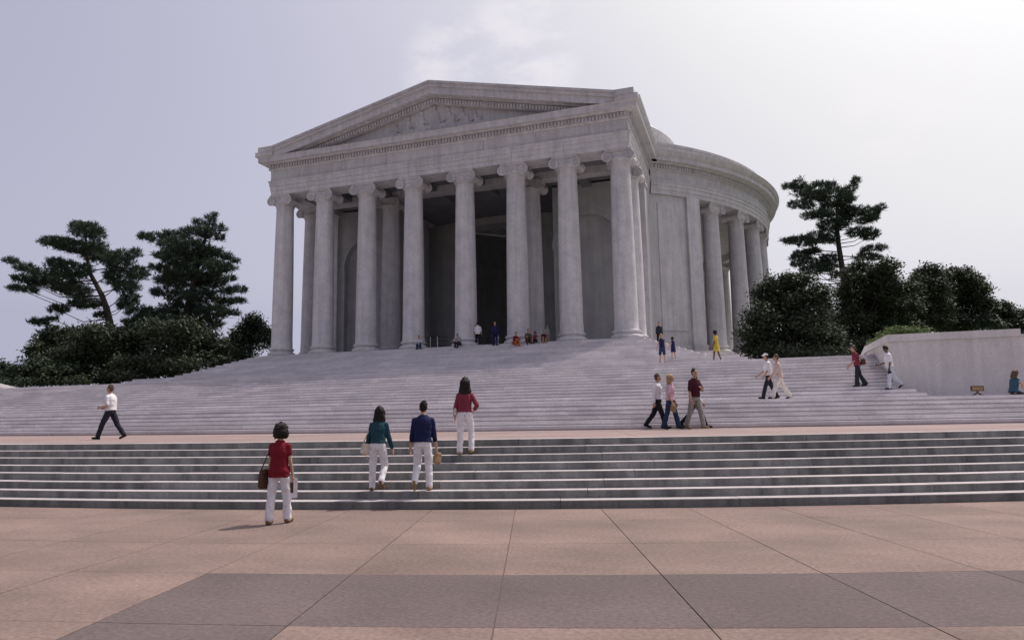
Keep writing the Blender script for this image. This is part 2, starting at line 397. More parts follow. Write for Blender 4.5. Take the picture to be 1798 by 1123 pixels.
cheek('pale stone cheek wall end at the far left edge of the stairs', XBL, -1, -44, -36.2)

# ------------------------------------------------------------------ the memorial
MEM = empty('memorial_building', (0, 14, ZT))
tag(MEM, 'white marble domed memorial with columned portico, pediment and round colonnade', 'building')
COLX = [-13.138, -9.526, -5.847, -2.019, 2.019, 5.847, 9.526, 13.138]
CH = 12.5; ZC = ZS+CH
def shaft_mesh():
    prof = []
    for i in range(15):
        t = i/14; r = .775-(.775-.645)*(t**1.7); prof.append((r, .62+t*(11.62-.62)))
    prof = [(.83, .60), (.80, .66)]+prof[1:]+[(.70, 11.66), (.70, 11.74)]
    mb = MB().revolve(prof, 40, hard=False); return mesh('column', mb.V, mb.F, True)
def base_mesh():
    p = []
    def tor(rc, zc, h, k=6):
        for i in range(k+1):
            a = -math.pi/2+math.pi*i/k; p.append((rc+h*math.cos(a), zc+h*math.sin(a)))
    p.append((.6, 0.0)); tor(.88, .15, .15); p.append((.88, .31)); p.append((.84, .34)); p.append((.81, .39)); p.append((.84, .43)); tor(.84, .52, .085); p.append((.80, .62)); p.append((.7, .63))
    mb = MB().revolve(p, 40, hard=False); return mesh('base', mb.V, mb.F, True)
def capital_mesh():
    mb = MB(); T = CH
    mb.box(-.90, .90, -.80, .80, T-.13, T-.001)
    mb.box(-.80, .80, -.72, .72, T-.20, T-.131)
    mb.box(-.74, .74, -.70, .70, T-.44, T-.201)
    vz = T-.47; vr = .33
    for sx in (-1, 1):
        cx = sx*.73
        # bolster, pinched in the middle
        prof = []
        for i in range(13):
            y = -.76+1.52*i/12; t = abs(y)/.76; r = .20+.13*t**2.2; prof.append((y, r))
        V = []; F = []; n = 24
        for y, r in prof:
            for k in range(n):
                w = 2*math.pi*k/n; V.append((cx+r*math.cos(w), y, vz+r*math.sin(w)))
        for i in range(12):
            for k in range(n): F.append((i*n+k, i*n+(k+1) % n, (i+1)*n+(k+1) % n, (i+1)*n+k))
        F += [tuple(range(n)), tuple(12*n+k for k in range(n))[::-1]]
        mb.add(V, F)
        for sy in (-1, 1):
            pts = []; rad = []
            for i in range(46):
                t = i/45; w = math.pi/2+sx*(-1)*t*2*math.pi*2.3; r = .315*(1-t)**.9+.035
                pts.append((cx+r*math.cos(w), sy*.775, vz+r*math.sin(w))); rad.append(.045*(1-t)+.016)
            mb.tube(pts, rad, 5)
            mb.ball((cx, sy*.78, vz), .06, n=8)
    mb.revolve([(.66, T-.80), (.72, T-.72), (.80, T-.62), (.82, T-.52), (.74, T-.42)], 36, hard=False)
    mb.revolve([(.645, T-.90), (.70, T-.88), (.70, T-.82), (.64, T-.80)], 36, hard=False)
    for i in range(24):     # egg row
        a = 2*math.pi*i/24; mb.ball((.79*math.sin(a), -.79*math.cos(a), T-.60), .06, .06, .095, n=6)
    return mesh('capital', mb.V, mb.F, False)
SM, BM_, CM = shaft_mesh(), base_mesh(), capital_mesh()
for me in (SM, BM_, CM): me.materials.append(M_MARBLE)
def column(x, y, rz=0):
    o = bpy.data.objects.new('column', SM); COL.objects.link(o); o.parent = MEM; o.location = Vector((x, y, ZS))-Vector(MEM.location); o.rotation_euler = (0, 0, rz)
    for nm, me in (('base', BM_), ('capital', CM)):
        c = bpy.data.objects.new(nm, me); COL.objects.link(c); c.parent = o
for x in COLX: column(x, 0)
for x in (COLX[0], COLX[2], COLX[5], COLX[7]): column(x, 3.7)

FX, FY = 13.87, -.85
E0 = ZC
prof = [(-1.7, E0), (0, E0), (0, E0+.34), (.05, E0+.34), (.05, E0+.68), (.10, E0+.68), (.10, E0+.94), (.17, E0+.98), (.17, E0+1.10)]
U = [(-FX, 12.2), (-FX, FY), (FX, FY), (FX, 12.2)]
def ent(name, p, path=U, parent=MEM, caps=True): 
    o = MB().sweep(p, path, caps).build(name, M_MARBLE, parent); return fixn(o)
FR = [(-1.6, E0+1.098), (.02, E0+1.103), (.02, E0+1.92), (-1.6, E0+1.92)]
JX = COLX[1:7]; JY = [3.7, 8.0]; G = .009
for nm, p, jx in (('architrave_block', prof+[(-1.7, E0+1.10)], JX), ('frieze_block', FR, [-11.3, -7.6, -3.8, 0, 3.8, 7.6, 11.3])):
    for s_ in (-1, 1):      # corner blocks
        L_ = [(s_*FX, JY[0]-G), (s_*FX, FY), ((jx[0] if s_ < 0 else jx[-1])+s_*G, FY)]
        ent(nm, p, L_ if s_ < 0 else L_[::-1])
        for y0, y1 in ((JY[0]+G, JY[1]-G), (JY[1]+G, 12.2)):
            q = [(s_*FX, y1), (s_*FX, y0)]; ent(nm, p, q if s_ < 0 else q[::-1])
    for x0, x1 in zip(jx[:-1], jx[1:]): ent(nm, p, [(x0+G, FY), (x1-G, FY)])
ent('cornice', [(-1.6, E0+1.918), (.06, E0+1.923), (.12, E0+1.99), (.14, E0+2.03), (.14, E0+2.36), (.30, E0+2.40), (.37, E0+2.47), (.71, E0+2.47), (.71, E0+2.80), (.78, E0+2.87), (-1.6, E0+2.87)])
ZCn = E0+2.87          # top of the level cornice
for s in (-1, 1):
    path = [(s*FX, 12.2), (s*FX, FY-.5)] if s < 0 else [(s*FX, FY-.5), (s*FX, 12.2)]
    ent('gutter_moulding', [(-1.2, ZCn+.003), (.76, ZCn+.003), (.80, ZCn+.06), (.90, ZCn+.25), (.93, ZCn+.36), (-1.2, ZCn+.36)], path)
# dentils of the level cornice
def dentils(name, items, parent=MEM):
    mb = MB()
    for (x, y, z, dx, dy, w, d, h, sl) in items:
        # (dx,dy) = outward normal
        tx, ty = -dy, dx; V = []
        for zz in (0, h):
            for a, b in ((-w/2, -.1), (w/2, -.1), (w/2, d), (-w/2, d)): V.append((x+tx*a+dx*b, y+ty*a+dy*b, z+zz+sl*a))
        mb.add(V, [(0, 3, 2, 1), (4, 5, 6, 7), (0, 1, 5, 4), (1, 2, 6, 5), (2, 3, 7, 6), (3, 0, 4, 7)])
    o = fixn(mb.build(name, M_MARBLE, parent)) if False else mb.build(name, M_MARBLE, parent); tag(o, kind='stuff'); return o
it = []; pz = E0+2.05
nx = 118
for i in range(nx): it.append((-FX-.02+(2*FX+.04)*(i+.5)/nx, FY-.14, pz, 0, -1, .135, .13, .28, 0))
for s in (-1, 1):
    for i in range(42): it.append((s*(FX+.14), FY+.1+i*.235, pz, s, 0, .135, .15, .28, 0))
dentils('dentil_course', it)
# pediment
SL = (25.42-22.41)/13.2; ZPK = 25.42
def rz(x, off): return ZPK-off-SL*abs(x)
ped = MB()
def rake(o0, o1, yf, yb, xe):
    mb = MB()
    for s in (-1, 1):
        x1 = min(xe, (ZPK-o0-ZCn)/SL-.01); x2 = min(xe, (ZPK-o1-ZCn)/SL-.01)
        poly = [(0, rz(0, o0)), (s*x1, max(rz(x1, o0), ZCn+.002)), (s*x2, max(rz(x2, o1), ZCn+.004)), (0, rz(0, o1))]
        mb.prism(poly, yf, yb, 'y')
    return mb
fixn(rake(0, .16, FY-.97, 13, 13.25).build('raking_sima', M_MARBLE, MEM))
fixn(rake(.16, .40, FY-.86, 12.9, 13.5).build('raking_sima', M_MARBLE, MEM))
fixn(rake(.40, .90, FY-.72, 12.8, 14.3).build('raking_cornice', M_MARBLE, MEM))
fixn(rake(.90, 1.02, FY-.34, 12.7, 14).build('raking_bed', M_MARBLE, MEM))
fixn(rake(1.02, 1.42, FY-.14, 12.6, 14).build('raking_bed', M_MARBLE, MEM))
it = []
for s in (-1, 1):
    for i in range(48):
        x = .12+i*.225
        if rz(x, 1.36) > ZCn+.02: it.append((s*x, FY-.14, rz(x, 1.36), 0, -1, .13, .12, .28, -SL*s*(1)))
dentils('raking_dentils', it)
ty = MB(); ty.prism([(0, rz(0, 1.41)), (-11.9, ZCn+.004), (11.9, ZCn+.004)], FY+.22, 3, 'y'); TYM = fixn(ty.build('tympanum', M_WALL, MEM))
for s in (-1, 1):   # end blocks
    a, b = sorted((s*13.2, s*14.46)); MB().box(a, b, FY-.93, .6, ZCn+.364, 22.43).build('corner_block', M_MARBLE, MEM)
    a, b = sorted((s*13.2, s*14.72)); MB().box(a, b, FY-.90, FY-.505, ZCn+.004, ZCn+.36).build('corner_block', M_MARBLE, MEM)
# relief figures in the tympanum
DEFER = []
def remesh_obj(name, mb, voxel, mt, parent=None, smooth_it=4):
    o = mb.build(name, mt, parent, True)
    if parent is not None and parent.name.startswith('person'): o.matrix_parent_inverse = Matrix.Identity(4)
    md = o.modifiers.new('r', 'REMESH'); md.mode = 'VOXEL'; md.voxel_size = voxel; md.use_smooth_shade = True
    if smooth_it:
        sm = o.modifiers.new('s', 'SMOOTH'); sm.iterations = smooth_it; sm.factor = .5
    DEFER.append(o); return o
def relief(x, seated, face, sc=1.0):
    mb = MB(); z0 = ZCn+.02; y = FY+.20
    def cap(a, b, r0, r1, k=5):
        for i in range(k+1):
            t = i/k; mb.ball((a[0]*(1-t)+b[0]*t, y, a[1]*(1-t)+b[1]*t), (r0*(1-t)+r1*t), .13, (r0*(1-t)+r1*t), 8)
    f = face
    if seated:
        cap((x, z0+.75*sc), (x+.05*f, z0+1.35*sc), .26*sc, .24*sc); mb.ball((x+.10*f, y-.05, z0+1.72*sc), .15*sc, .17, .18*sc, 10)
        cap((x, z0+.62*sc), (x+.62*f*sc, z0+.66*sc), .20*sc, .16*sc); cap((x+.62*f*sc, z0+.66*sc), (x+.66*f*sc, z0+.1), .15*sc, .11*sc)
        cap((x+.05*f, z0+1.30*sc), (x+.48*f*sc, z0+.95*sc), .11*sc, .08*sc); cap((x-.15*f, z0+.1), (x-.1*f, z0+.9*sc), .42*sc, .34*sc); cap((x+.2*f, z0+.1), (x+.25*f, z0+.5*sc), .34*sc, .26*sc); cap((x-.32*f, z0+.2), (x-.34*f, z0+1.2*sc), .2*sc, .14*sc)
    else:
        cap((x, z0+.9*sc), (x, z0+1.55*sc), .26*sc, .26*sc); mb.ball((x, y-.05, z0+1.95*sc), .15*sc, .18, .19*sc, 10)
        cap((x-.12, z0+.08), (x-.1, z0+.9*sc), .13*sc, .17*sc); cap((x+.14, z0+.08), (x+.1, z0+.9*sc), .13*sc, .17*sc)
        cap((x-.26, z0+1.5*sc), (x-.36, z0+1.0*sc), .11*sc, .08*sc); cap((x+.26, z0+1.5*sc), (x+.20, z0+1.05*sc), .11*sc, .08*sc)
        cap((x-.3, z0+.1), (x-.26, z0+1.3*sc), .2*sc, .16*sc); cap((x+.3, z0+.1), (x+.26, z0+1.2*sc), .2*sc, .16*sc); cap((x, z0+.1), (x, z0+1.0*sc), .26*sc, .26*sc)
    return remesh_obj('relief_figure', mb, .035, M_MARBLE, MEM, 2)
for a in ((0, False, 1, 1.06), (-1.12, True, 1, 1.05), (1.12, True, -1, 1.05), (-2.2, True, 1, .92), (2.2, True, -1, .92), (-3.2, True, 1, .72), (3.2, True, -1, .72)): relief(*a)
mb = MB(); mb.box(-4.2, -3.3, FY+.0, FY+.25, ZCn+.02, ZCn+.55); mb.box(3.3, 4.2, FY, FY+.25, ZCn+.02, ZCn+.55); 
mb = MB(); mb.prism([(-5.4, ZCn+.02), (-3.2, ZCn+.02), (-3.2, ZCn+.62), (-3.9, ZCn+.5), (-4.6, ZCn+.25)], FY+.05, FY+.25, 'y'); fixn(mb.build('relief_drapery', M_MARBLE, MEM))
mb = MB(); mb.prism([(5.4, ZCn+.02), (3.2, ZCn+.02), (3.2, ZCn+.62), (3.9, ZCn+.5), (4.6, ZCn+.25)], FY+.05, FY+.25, 'y'); fixn(mb.build('relief_drapery', M_MARBLE, MEM))

# portico inside
for s in (-1, 1):
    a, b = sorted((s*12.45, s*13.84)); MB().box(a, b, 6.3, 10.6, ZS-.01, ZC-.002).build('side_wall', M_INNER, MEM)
    a, b = sorted((s*12.40, s*13.89)); MB().box(a, b, 6.25, 7.5, ZS-.01, ZC-.30).build('anta', M_MARBLE, MEM)
    MB().box(a-.08, b+.08, 6.17, 7.58, ZC-.297, ZC-.004).build('anta_capital', M_MARBLE, MEM)
    MB().box(a-.10, b+.10, 6.15, 7.60, ZS-.01, ZS+.5).build('anta_base', M_MARBLE, MEM)
    # back wall with an arched niche
    cx, hw, zsn = s*9.35, 2.5, 14.35; x0, x1 = sorted((s*6.7, s*12.42)); y0 = 6.55
    mb = MB(); K = 20
    arc = [(cx-hw*math.cos(math.pi*i/K), zsn+hw*math.sin(math.pi*i/K)) for i in range(K+1)]
    top = ZC+.4
    mb.prism([(x0, ZS), (cx-hw, ZS), (cx-hw, zsn), (x0, zsn)], y0, y0+1, 'y'); mb.prism([(cx+hw, ZS), (x1, ZS), (x1, zsn), (cx+hw, zsn)], y0, y0+1, 'y')
    mb.prism([(x0, zsn), (cx-hw, zsn), (cx-hw, top), (x0, top)], y0, y0+1, 'y'); mb.prism([(cx+hw, zsn), (x1, zsn), (x1, top), (cx+hw, top)], y0, y0+1, 'y')
    for i in range(K): mb.prism([arc[i], arc[i+1], (arc[i+1][0], top), (arc[i][0], top)], y0, y0+1, 'y')
    mb.build('niche_wall', M_INNER, MEM)
    MB().box(cx-hw-.02, cx+hw+.02, y0+.55, y0+.75, ZS, zsn+hw+.05).build('niche_back', M_INNER, MEM)
    mb = MB()
    for i in range(K):
        q = [(cx-(hw+d)*math.cos(math.pi*j/K), zsn+(hw+d)*math.sin(math.pi*j/K)) for j, d in ((i, 0), (i+1, 0), (i+1, .28), (i, .28))]
        mb.prism(q, y0-.06, y0+.02, 'y')
    mb.build('niche_archivolt', M_INNER, MEM)
    for a, b in ((x0, cx-hw), (cx+hw, x1)): MB().box(a-.03, b+.03, y0-.07, y0+.1, zsn-.3, zsn-.002).build('impost_moulding', M_INNER, MEM)
    a, b = sorted((s*6.7, s*7.6)); MB().box(a, b, 7.56, 12.4, ZS-.01, ZC+.4).build('passage_wall', M_INNER, MEM)
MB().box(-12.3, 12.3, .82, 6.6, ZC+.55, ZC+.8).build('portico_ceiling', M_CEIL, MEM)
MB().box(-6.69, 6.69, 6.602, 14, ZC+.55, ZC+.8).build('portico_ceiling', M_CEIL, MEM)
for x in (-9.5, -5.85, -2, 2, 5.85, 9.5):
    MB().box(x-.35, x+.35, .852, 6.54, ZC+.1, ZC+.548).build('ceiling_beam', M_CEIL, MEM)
MB().box(-12.1, 12.1, 3.2, 4.2, ZC+.003, ZC+.545).build('inner_architrave', M_MARBLE, MEM)
# rotunda
def ringbox(name, r0, r1, a0, a1, z0, z1, mt, n=24, parent=MEM): return fixn(MB().arcbox(r0, r1, R_(a0), R_(a1), z0, z1, n, RC).build(name, mt, parent))
for s in (-1, 1):
    f = (lambda a, b: (a, b)) if s > 0 else (lambda a, b: (-b, -a))
    ringbox('rotunda_wall', 21.5, 23.02, *f(36.9, 45.35), ZS-.01, ZC-.002, M_WALL)
    ringbox('wall_pier', 21.4, 23.24, *f(45.42, 48.75), ZS-.01, ZC-.003, M_MARBLE)
    ringbox('wall_base', 21.35, 23.36, *f(45.30, 48.9), ZS-.012, ZS+.55, M_MARBLE)
    ringbox('wall_panel', 22.9, 23.09, *f(38.5, 44.6), ZS+1.6, ZC-.7, M_WALL)
    ringbox('wall_base', 22.0, 23.14, *f(36.9, 45.25), ZS-.012, ZS+.5, M_MARBLE)
sp = 125.6/12.5
for k in range(13):
    for s in (-1, 1):
        a = R_(s*(54.4+sp*k)); column(22.35*math.sin(a), 28-22.35*math.cos(a), a)
def rotring(name, p, a0=37.0, n=120, mt=M_MARBLE):
    mb = MB(); P = p+[p[0]]
    mb.revolve([(23.22+o, z) for o, z in P], n, R_(a0), R_(360-a0), (RC[0], RC[1], 0), True, False); return fixn(mb.build(name, mt, MEM, False))
rotring('rotunda_architrave', prof+[(-1.7, E0+1.10)])
rotring('rotunda_frieze', [(-1.6, E0+1.098), (.02, E0+1.103), (.02, E0+1.92), (-1.6, E0+1.92)])
rotring('rotunda_cornice', [(-1.6, E0+1.918), (.06, E0+1.923), (.12, E0+1.99), (.14, E0+2.03), (.14, E0+2.36), (.30, E0+2.40), (.37, E0+2.47), (.85, E0+2.47), (.85, E0+2.80), (.95, E0+2.87), (1.02, E0+2.93), (1.12, E0+3.1), (1.18, E0+3.21), (-1.6, E0+3.21)], 35.5)
rotring('rotunda_parapet', [(-1.6, E0+3.2), (.12, E0+3.213), (.12, E0+4.0), (.2, E0+4.02), (.2, E0+4.2), (-1.6, E0+4.2)], 33.5)
it = []
for i in range(160):
    a = R_(38+i*.62); it.append((RC[0]+23.36*math.sin(a), RC[1]-23.36*math.cos(a), pz, math.sin(a), -math.cos(a), .15, .15, .28, 0))
dentils('rotunda_dentils', it)
fixn(MB().revolve([(13.5, ZC+.75), (21.7, ZC+.75), (21.7, ZC+1.0), (13.5, ZC+1.0)], 96, c=(0, 28, 0)).build('colonnade_ceiling', M_WALL, MEM))
fixn(MB().revolve([(23.0, ZC+3.9), (15, ZC+4.6)], 96, c=(0, 28, 0)).build('colonnade_roof', M_WALL, MEM))
for c0 in (0, 90, 180, 270):
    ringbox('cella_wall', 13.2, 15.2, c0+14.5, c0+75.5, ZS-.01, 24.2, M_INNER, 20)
    ringbox('lintel_or_light_block', 13.25, 15.15, c0-14.5, c0+14.5, ZC-.1 if c0 != 180 else ZS, 24.2, M_INNER, 12)  # lintels, except at the south: added infill to the floor blocks light from behind
ZD = 23.9
dp = [(17.0, ZD), (17.0, 25.4), (16.5, 25.4), (16.5, 26.3), (16.0, 26.3), (16.0, 27.1), (15.5, 27.1), (15.5, 27.8), (15.1, 27.8), (15.1, 28.2), (14.72, 28.2), (14.72, 29.07)]
MB().revolve(dp, 96, c=(0, 28, 0)).build('dome_steps', M_MARBLE, MEM)
ds = []
for i in range(17):
    t = i/16; r = 14.7*(1-t)+.01; ds.append((r, 14.25+math.sqrt(max(21.0**2-r*r, 0))-.15))
fixn(MB().revolve(ds, 96, c=(0, 28, 0), hard=False).build('dome', M_MARBLE, MEM, True))
# interior seen through the entrance: dark bronze statue on its pedestal
# ------------------------------------------------------------------ trees
def crown_mesh(name, pads, leaf, per, mt, parent, origin, flat=.45, up=.6, droop=0, aspect=1.0, shell=.5, seed=1, needle=False):
    """pads: list of (centre, rx, ry, rz); leaf cards spread through clumps in each pad"""
    rng = np.random.default_rng(seed); Vs = []
    for c, rx, ry, rzz in pads:
        vol = rx*ry*rzz; nclump = max(10, int(per*(rx*ry+rx*rzz+ry*rzz)**1.0))
        d = rng.normal(size=(nclump, 3)); d /= np.linalg.norm(d, axis=1)[:, None]
        r = rng.random(nclump)**(1/3*(1-shell)+.05); wob = 1+(.12 if needle else .26)*rng.normal(size=nclump)
        cc = d*(r*wob)[:, None]*np.array([rx, ry, rzz])+np.array(c)
        if needle:
            nl = 13; ctr = np.repeat(cc, nl, 0)+rng.normal(size=(nclump*nl, 3))*leaf*.45
            out = np.repeat(d*np.array([1, 1, .4]), nl, 0)
            t = rng.normal(size=ctr.shape)*.75+out*.7+np.array([0, 0, .75]); t /= np.linalg.norm(t, axis=1)[:, None]
            b = np.cross(t, rng.normal(size=ctr.shape)); b /= np.linalg.norm(b, axis=1)[:, None]
            s = rng.uniform(.6, 1.3, len(ctr))[:, None]; t = t*s*leaf*1.9; b = b*leaf*.17
            Vs.append(np.stack([ctr-b, ctr+b, ctr+t+b*.5, ctr+t-b*.5], 1).reshape(-1, 3)); continue
        nl = 9; rad = leaf*2.0
        ctr = np.repeat(cc, nl, 0)+rng.normal(size=(nclump*nl, 3))*rad*np.array([1, 1, .6])
        nrm = rng.normal(size=ctr.shape); nrm[:, 2] = np.abs(nrm[:, 2])+up; nrm /= np.linalg.norm(nrm, axis=1)[:, None]
        t = rng.normal(size=ctr.shape); t -= (t*nrm).sum(1)[:, None]*nrm; t /= np.linalg.norm(t, axis=1)[:, None]; b = np.cross(nrm, t)
        s = leaf*rng.uniform(.6, 1.25, len(ctr))[:, None]
        t = t*s*aspect; b = b*s*.5
        Vs.append(np.stack([ctr-t, ctr-b*.9+t*.1, ctr+t, ctr+b*.9+t*.1], 1).reshape(-1, 3))
    V = np.concatenate(Vs)-np.array(origin); nq = len(V)//4
    me = bpy.data.meshes.new(name); me.vertices.add(len(V)); me.vertices.foreach_set('co', V.astype(np.float32).ravel())
    me.loops.add(nq*4); me.loops.foreach_set('vertex_index', np.arange(nq*4, dtype=np.int32)); me.polygons.add(nq)
    me.polygons.foreach_set('loop_start', np.arange(0, nq*4, 4, dtype=np.int32)); me.polygons.foreach_set('loop_total', np.full(nq, 4, dtype=np.int32)); me.update(); me.validate()
    me.materials.append(mt); o = bpy.data.objects.new(name, me); COL.objects.link(o); o.parent = parent; return o
def px_pads(raw, ox, oy, sc, dep, jit, rng, fy=.8, sat=0, gr=1.0):
    out = []
    k = dep/FPX
    for cx, cyy, hw, hh in raw:
        P = at_depth(ox+cx/sc, oy+cyy/sc, dep+rng.uniform(-jit, jit)); rx, ry, rq = hw/sc*k, max(hw/sc*k*fy, .6), hh/sc*k; out.append((P, rx*gr, ry*gr, rq*gr))
        for q in range(sat):
            a = rng.uniform(0, 2*math.pi); el = rng.uniform(-.2, 1.3); u_ = np.array([math.cos(a)*math.cos(el), math.sin(a)*math.cos(el), math.sin(el)])
            f = rng.uniform(.22, .5); out.append((P+u_*np.array([rx, ry, rq])*rng.uniform(.8, 1.25), max(rx*f, .25), max(ry*f, .25), max(rq*f, .22)))
    return out
RIGHT = np.array([math.cos(YAW), math.sin(YAW), 0]); FWD = np.array([-math.sin(YAW), math.cos(YAW), 0])
def rotate_pads(mesh_): pass
def tree(name, label, raw, ox, oy, sc, dep, mt, leaf, per, trunk_px, trunk_r, jit, limbs=True, seed=1, aspect=1.0, flat_up=.6, group=None, zb=None, shell=.5, fy=.8, cat='tree'):
    rng = np.random.default_rng(seed); br = mt in (M_LEAF, M_LEAF2); pads = px_pads(raw, ox, oy, sc, dep, jit, rng, fy, 6 if br else 0, .80 if br else (1.06 if seed == 21 else .95))
    tp = [at_depth(ox+x/sc, oy+y/sc, dep) for x, y in trunk_px]; zb = ZT-.05 if zb is None else zb
    root = np.array([tp[0][0], tp[0][1], zb]); e = empty(name, tuple(root)); tag(e, label, cat, group)
    path = [root]+tp; mb = MB(); nn = len(path); rad = [trunk_r*(1-.8*i/(nn-1)) for i in range(nn)]
    mb.tube([p-root for p in path], rad, 10)
    mb.build('trunk', M_BARK, None); o = bpy.data.objects[-1] if False else None
    tr = COL.objects[-1]; tr.parent = e
    if limbs:
        mb = MB()
        for (c, rx, ry, rzz) in (pads if not br else pads[::7]):
            # join the pad to the trunk a little below it
            zt = c[2]-rzz-.25*abs(np.dot(c-path[-1], RIGHT)); best = min(np.linspace(0, 1, 40), key=lambda t: abs(path_at(path, t)[2]-zt))
            a = path_at(path, best); mid = (a+c)/2+np.array([0, 0, -.12*np.linalg.norm(c-a)]); end = c+np.array([0, 0, -rzz*.2])
            r0 = trunk_r*.16*(.5+.5*min(1, np.linalg.norm(c-a)/5))
            mb.tube([a-root, mid-root, end-root], [r0, r0*.7, r0*.3], 6)
            for q in range(3):
                dd = rng.normal(size=3)*np.array([rx, ry, rzz])*.6; mb.tube([mid*.3+end*.7-root, end+dd-root], [r0*.35, r0*.12], 5)
        mb.build('branches', M_BARK, None); COL.objects[-1].parent = e
    crown_mesh('crown', pads, leaf, per, mt, e, root, seed=seed, aspect=aspect, up=flat_up, shell=shell, needle=(mt is M_PINE))
    return e
def path_at(path, t):
    n = len(path)-1; f = t*n; i = min(int(f), n-1); return path[i]*(1-(f-i))+path[i+1]*(f-i)
A = (0, 360, 3.302)
P1 = [(500,150,100,45),(455,125,50,25),(560,175,50,35),(330,215,105,20),(430,240,120,35),(540,290,80,45),(330,340,60,30),(410,380,120,50),(60,325,48,18),(150,365,70,24),(230,405,60,26),(120,425,55,20),(200,450,70,24),(100,482,60,14),(175,495,50,12),(360,450,130,55),(440,500,90,40),(490,570,95,32),(340,605,66,26),(230,678,66,15),(300,660,30,12),(690,320,100,55),(620,300,60,40),(790,275,24,30),(700,420,105,55),(800,395,70,40),(730,480,80,35),(750,545,65,35),(720,585,50,22),(800,615,85,28),(590,640,45,18),(830,660,60,22),(560,240,60,28)]
tree('pine_tree', 'wide spreading dark pine with layered branches, leftmost of the pines', P1, *A, 69, M_PINE, .17, 46, [(640,700),(618,600),(590,520),(525,400),(500,280),(495,150)], .42, 2.2, seed=11, aspect=1.25, flat_up=.9)
P2 = [(1228,70,26,30),(1215,120,40,25),(1150,105,20,22),(1190,160,75,32),(1120,150,40,25),(1292,140,14,24),(1275,190,26,18),(830,180,42,16),(900,190,60,25),(980,180,55,35),(1060,175,45,35),(1000,230,90,35),(1100,250,120,50),(1030,310,120,45),(940,285,50,22),(1220,290,80,40),(1320,300,42,16),(1360,325,20,12),(1170,370,150,55),(1310,360,55,26),(900,360,46,18),(1000,380,90,40),(1060,440,170,50),(1220,440,110,45),(1335,425,32,14),(1390,490,45,18),(1320,500,60,22),(930,505,58,26),(1030,530,80,35),(1160,530,110,45),(1380,555,50,14),(1300,560,70,22),(1060,610,150,45),(1230,620,100,40),(1350,625,40,18),(900,640,80,30),(1000,680,110,40),(1150,690,160,38),(780,680,70,18)]
tree('pine_tree', 'tall dark pine with upswept tip between the spreading pine and the portico', P2, *A, 66, M_PINE, .17, 46, [(1090,720),(1095,600),(1120,450),(1150,320),(1195,180),(1225,70)], .42, 2.0, seed=12, aspect=1.25, flat_up=.9)
tree('broadleaf_tree', 'dense dark rounded tree under the leftmost pine', [(270,830,90,75),(380,800,120,70),(480,810,130,80),(600,800,130,85),(560,900,200,90),(330,920,170,75),(210,880,50,60),(700,860,120,110),(430,960,250,50),(350,1000,200,35),(600,990,180,40)], *A, 62, M_LEAF, .16, 52, [(500,960),(480,860)], .4, 1.6, seed=13, group=None)
tree('broadleaf_tree', 'dense dark tree below the tall pine beside the stair steps', [(840,800,140,85),(1000,800,150,95),(1130,790,140,90),(1230,850,110,95),(930,910,190,70),(1120,910,170,70),(780,930,100,55),(760,985,120,40),(950,960,150,40),(640,1000,90,30)], *A, 61, M_LEAF, .16, 52, [(1000,960),(1010,850)], .4, 1.6, seed=14)
tree('broadleaf_tree', 'small dark tree against the left corner column of the portico', [(1440,690,40,50),(1400,740,70,50),(1500,730,60,65),(1550,790,40,60),(1450,810,110,60),(1340,840,90,60),(1400,880,110,35)], *A, 66, M_LEAF2, .14, 52, [(1450,900),(1450,780)], .25, 1.4, seed=15)
tree('broadleaf_tree', 'dark tree cut by the left picture edge', [(10,960,45,40),(40,1000,40,35),(-60,980,60,60),(0,1030,60,30)], *A, 72, M_LEAF, .155, 52, [(-10,1050),(-5,980)], .25, 1.0, seed=16)
tree('shrub', 'low leafy shrub beside the far left tree above the terrace edge', [(100,990,40,28),(160,970,50,35),(180,1000,60,30)], *A, 60, M_LEAF2, .16, 40, [(130,1030),(130,990)], .1, .6, seed=17, cat='shrub')
tree('clipped_hedge', 'long low clipped hedge along the left terrace edge', [(60+i*52, 1030-i*2, 40, 24) for i in range(9)], *A, 57, M_HEDGED, .13, 60, [(250,1050),(250,1035)], .06, .3, seed=18, limbs=False, cat='hedge', fy=.7)
B = (1280, 300, 2.674)
P3 = [(285,72,34,16),(325,62,30,22),(345,95,45,26),(420,85,60,30),(400,120,55,22),(490,80,25,28),(500,130,75,40),(595,50,16,22),(570,85,28,18),(560,130,35,22),(320,158,40,16),(365,165,35,18),(375,212,38,14),(430,205,45,18),(500,190,85,35),(590,195,60,28),(660,195,45,22),(718,172,24,10),(680,220,25,14),(640,235,45,12),(480,255,60,30),(540,240,40,25),(600,290,45,18),(660,285,38,16),(660,308,42,14),(470,315,50,24),(410,310,45,22),(330,325,62,12),(280,328,35,7),(370,345,40,10),(690,362,42,12),(640,375,20,10),(640,405,50,14),(690,410,26,8),(350,390,50,16),(400,375,30,14),(320,410,30,12),(315,440,30,10),(370,425,40,14),(470,415,42,22),(480,450,36,18),(400,465,60,20),(345,490,34,10),(500,490,30,16),(440,440,35,16)]
tree('pine_tree', 'tall open pine with flat layered branches right of the rotunda', P3, *B, 74, M_PINE, .16, 46, [(542,560),(535,480),(515,350),(506,250),(510,150),(520,100)], .42, 1.6, seed=21, aspect=1.25, flat_up=.9)
tree('broadleaf_tree', 'glossy dark dense tree hiding the foot of the colonnade', [(240,530,70,45),(330,545,60,40),(180,590,70,60),(270,610,110,70),(370,600,80,65),(160,680,75,70),(120,760,60,60),(260,700,120,80),(380,700,100,80),(230,800,170,55),(390,800,120,55),(440,650,60,60),(130,830,70,40),(260,860,140,40),(420,850,110,40)], *B, 50, M_LEAF2, .14, 52, [(300,820),(300,700)], .3, 1.5, seed=22)
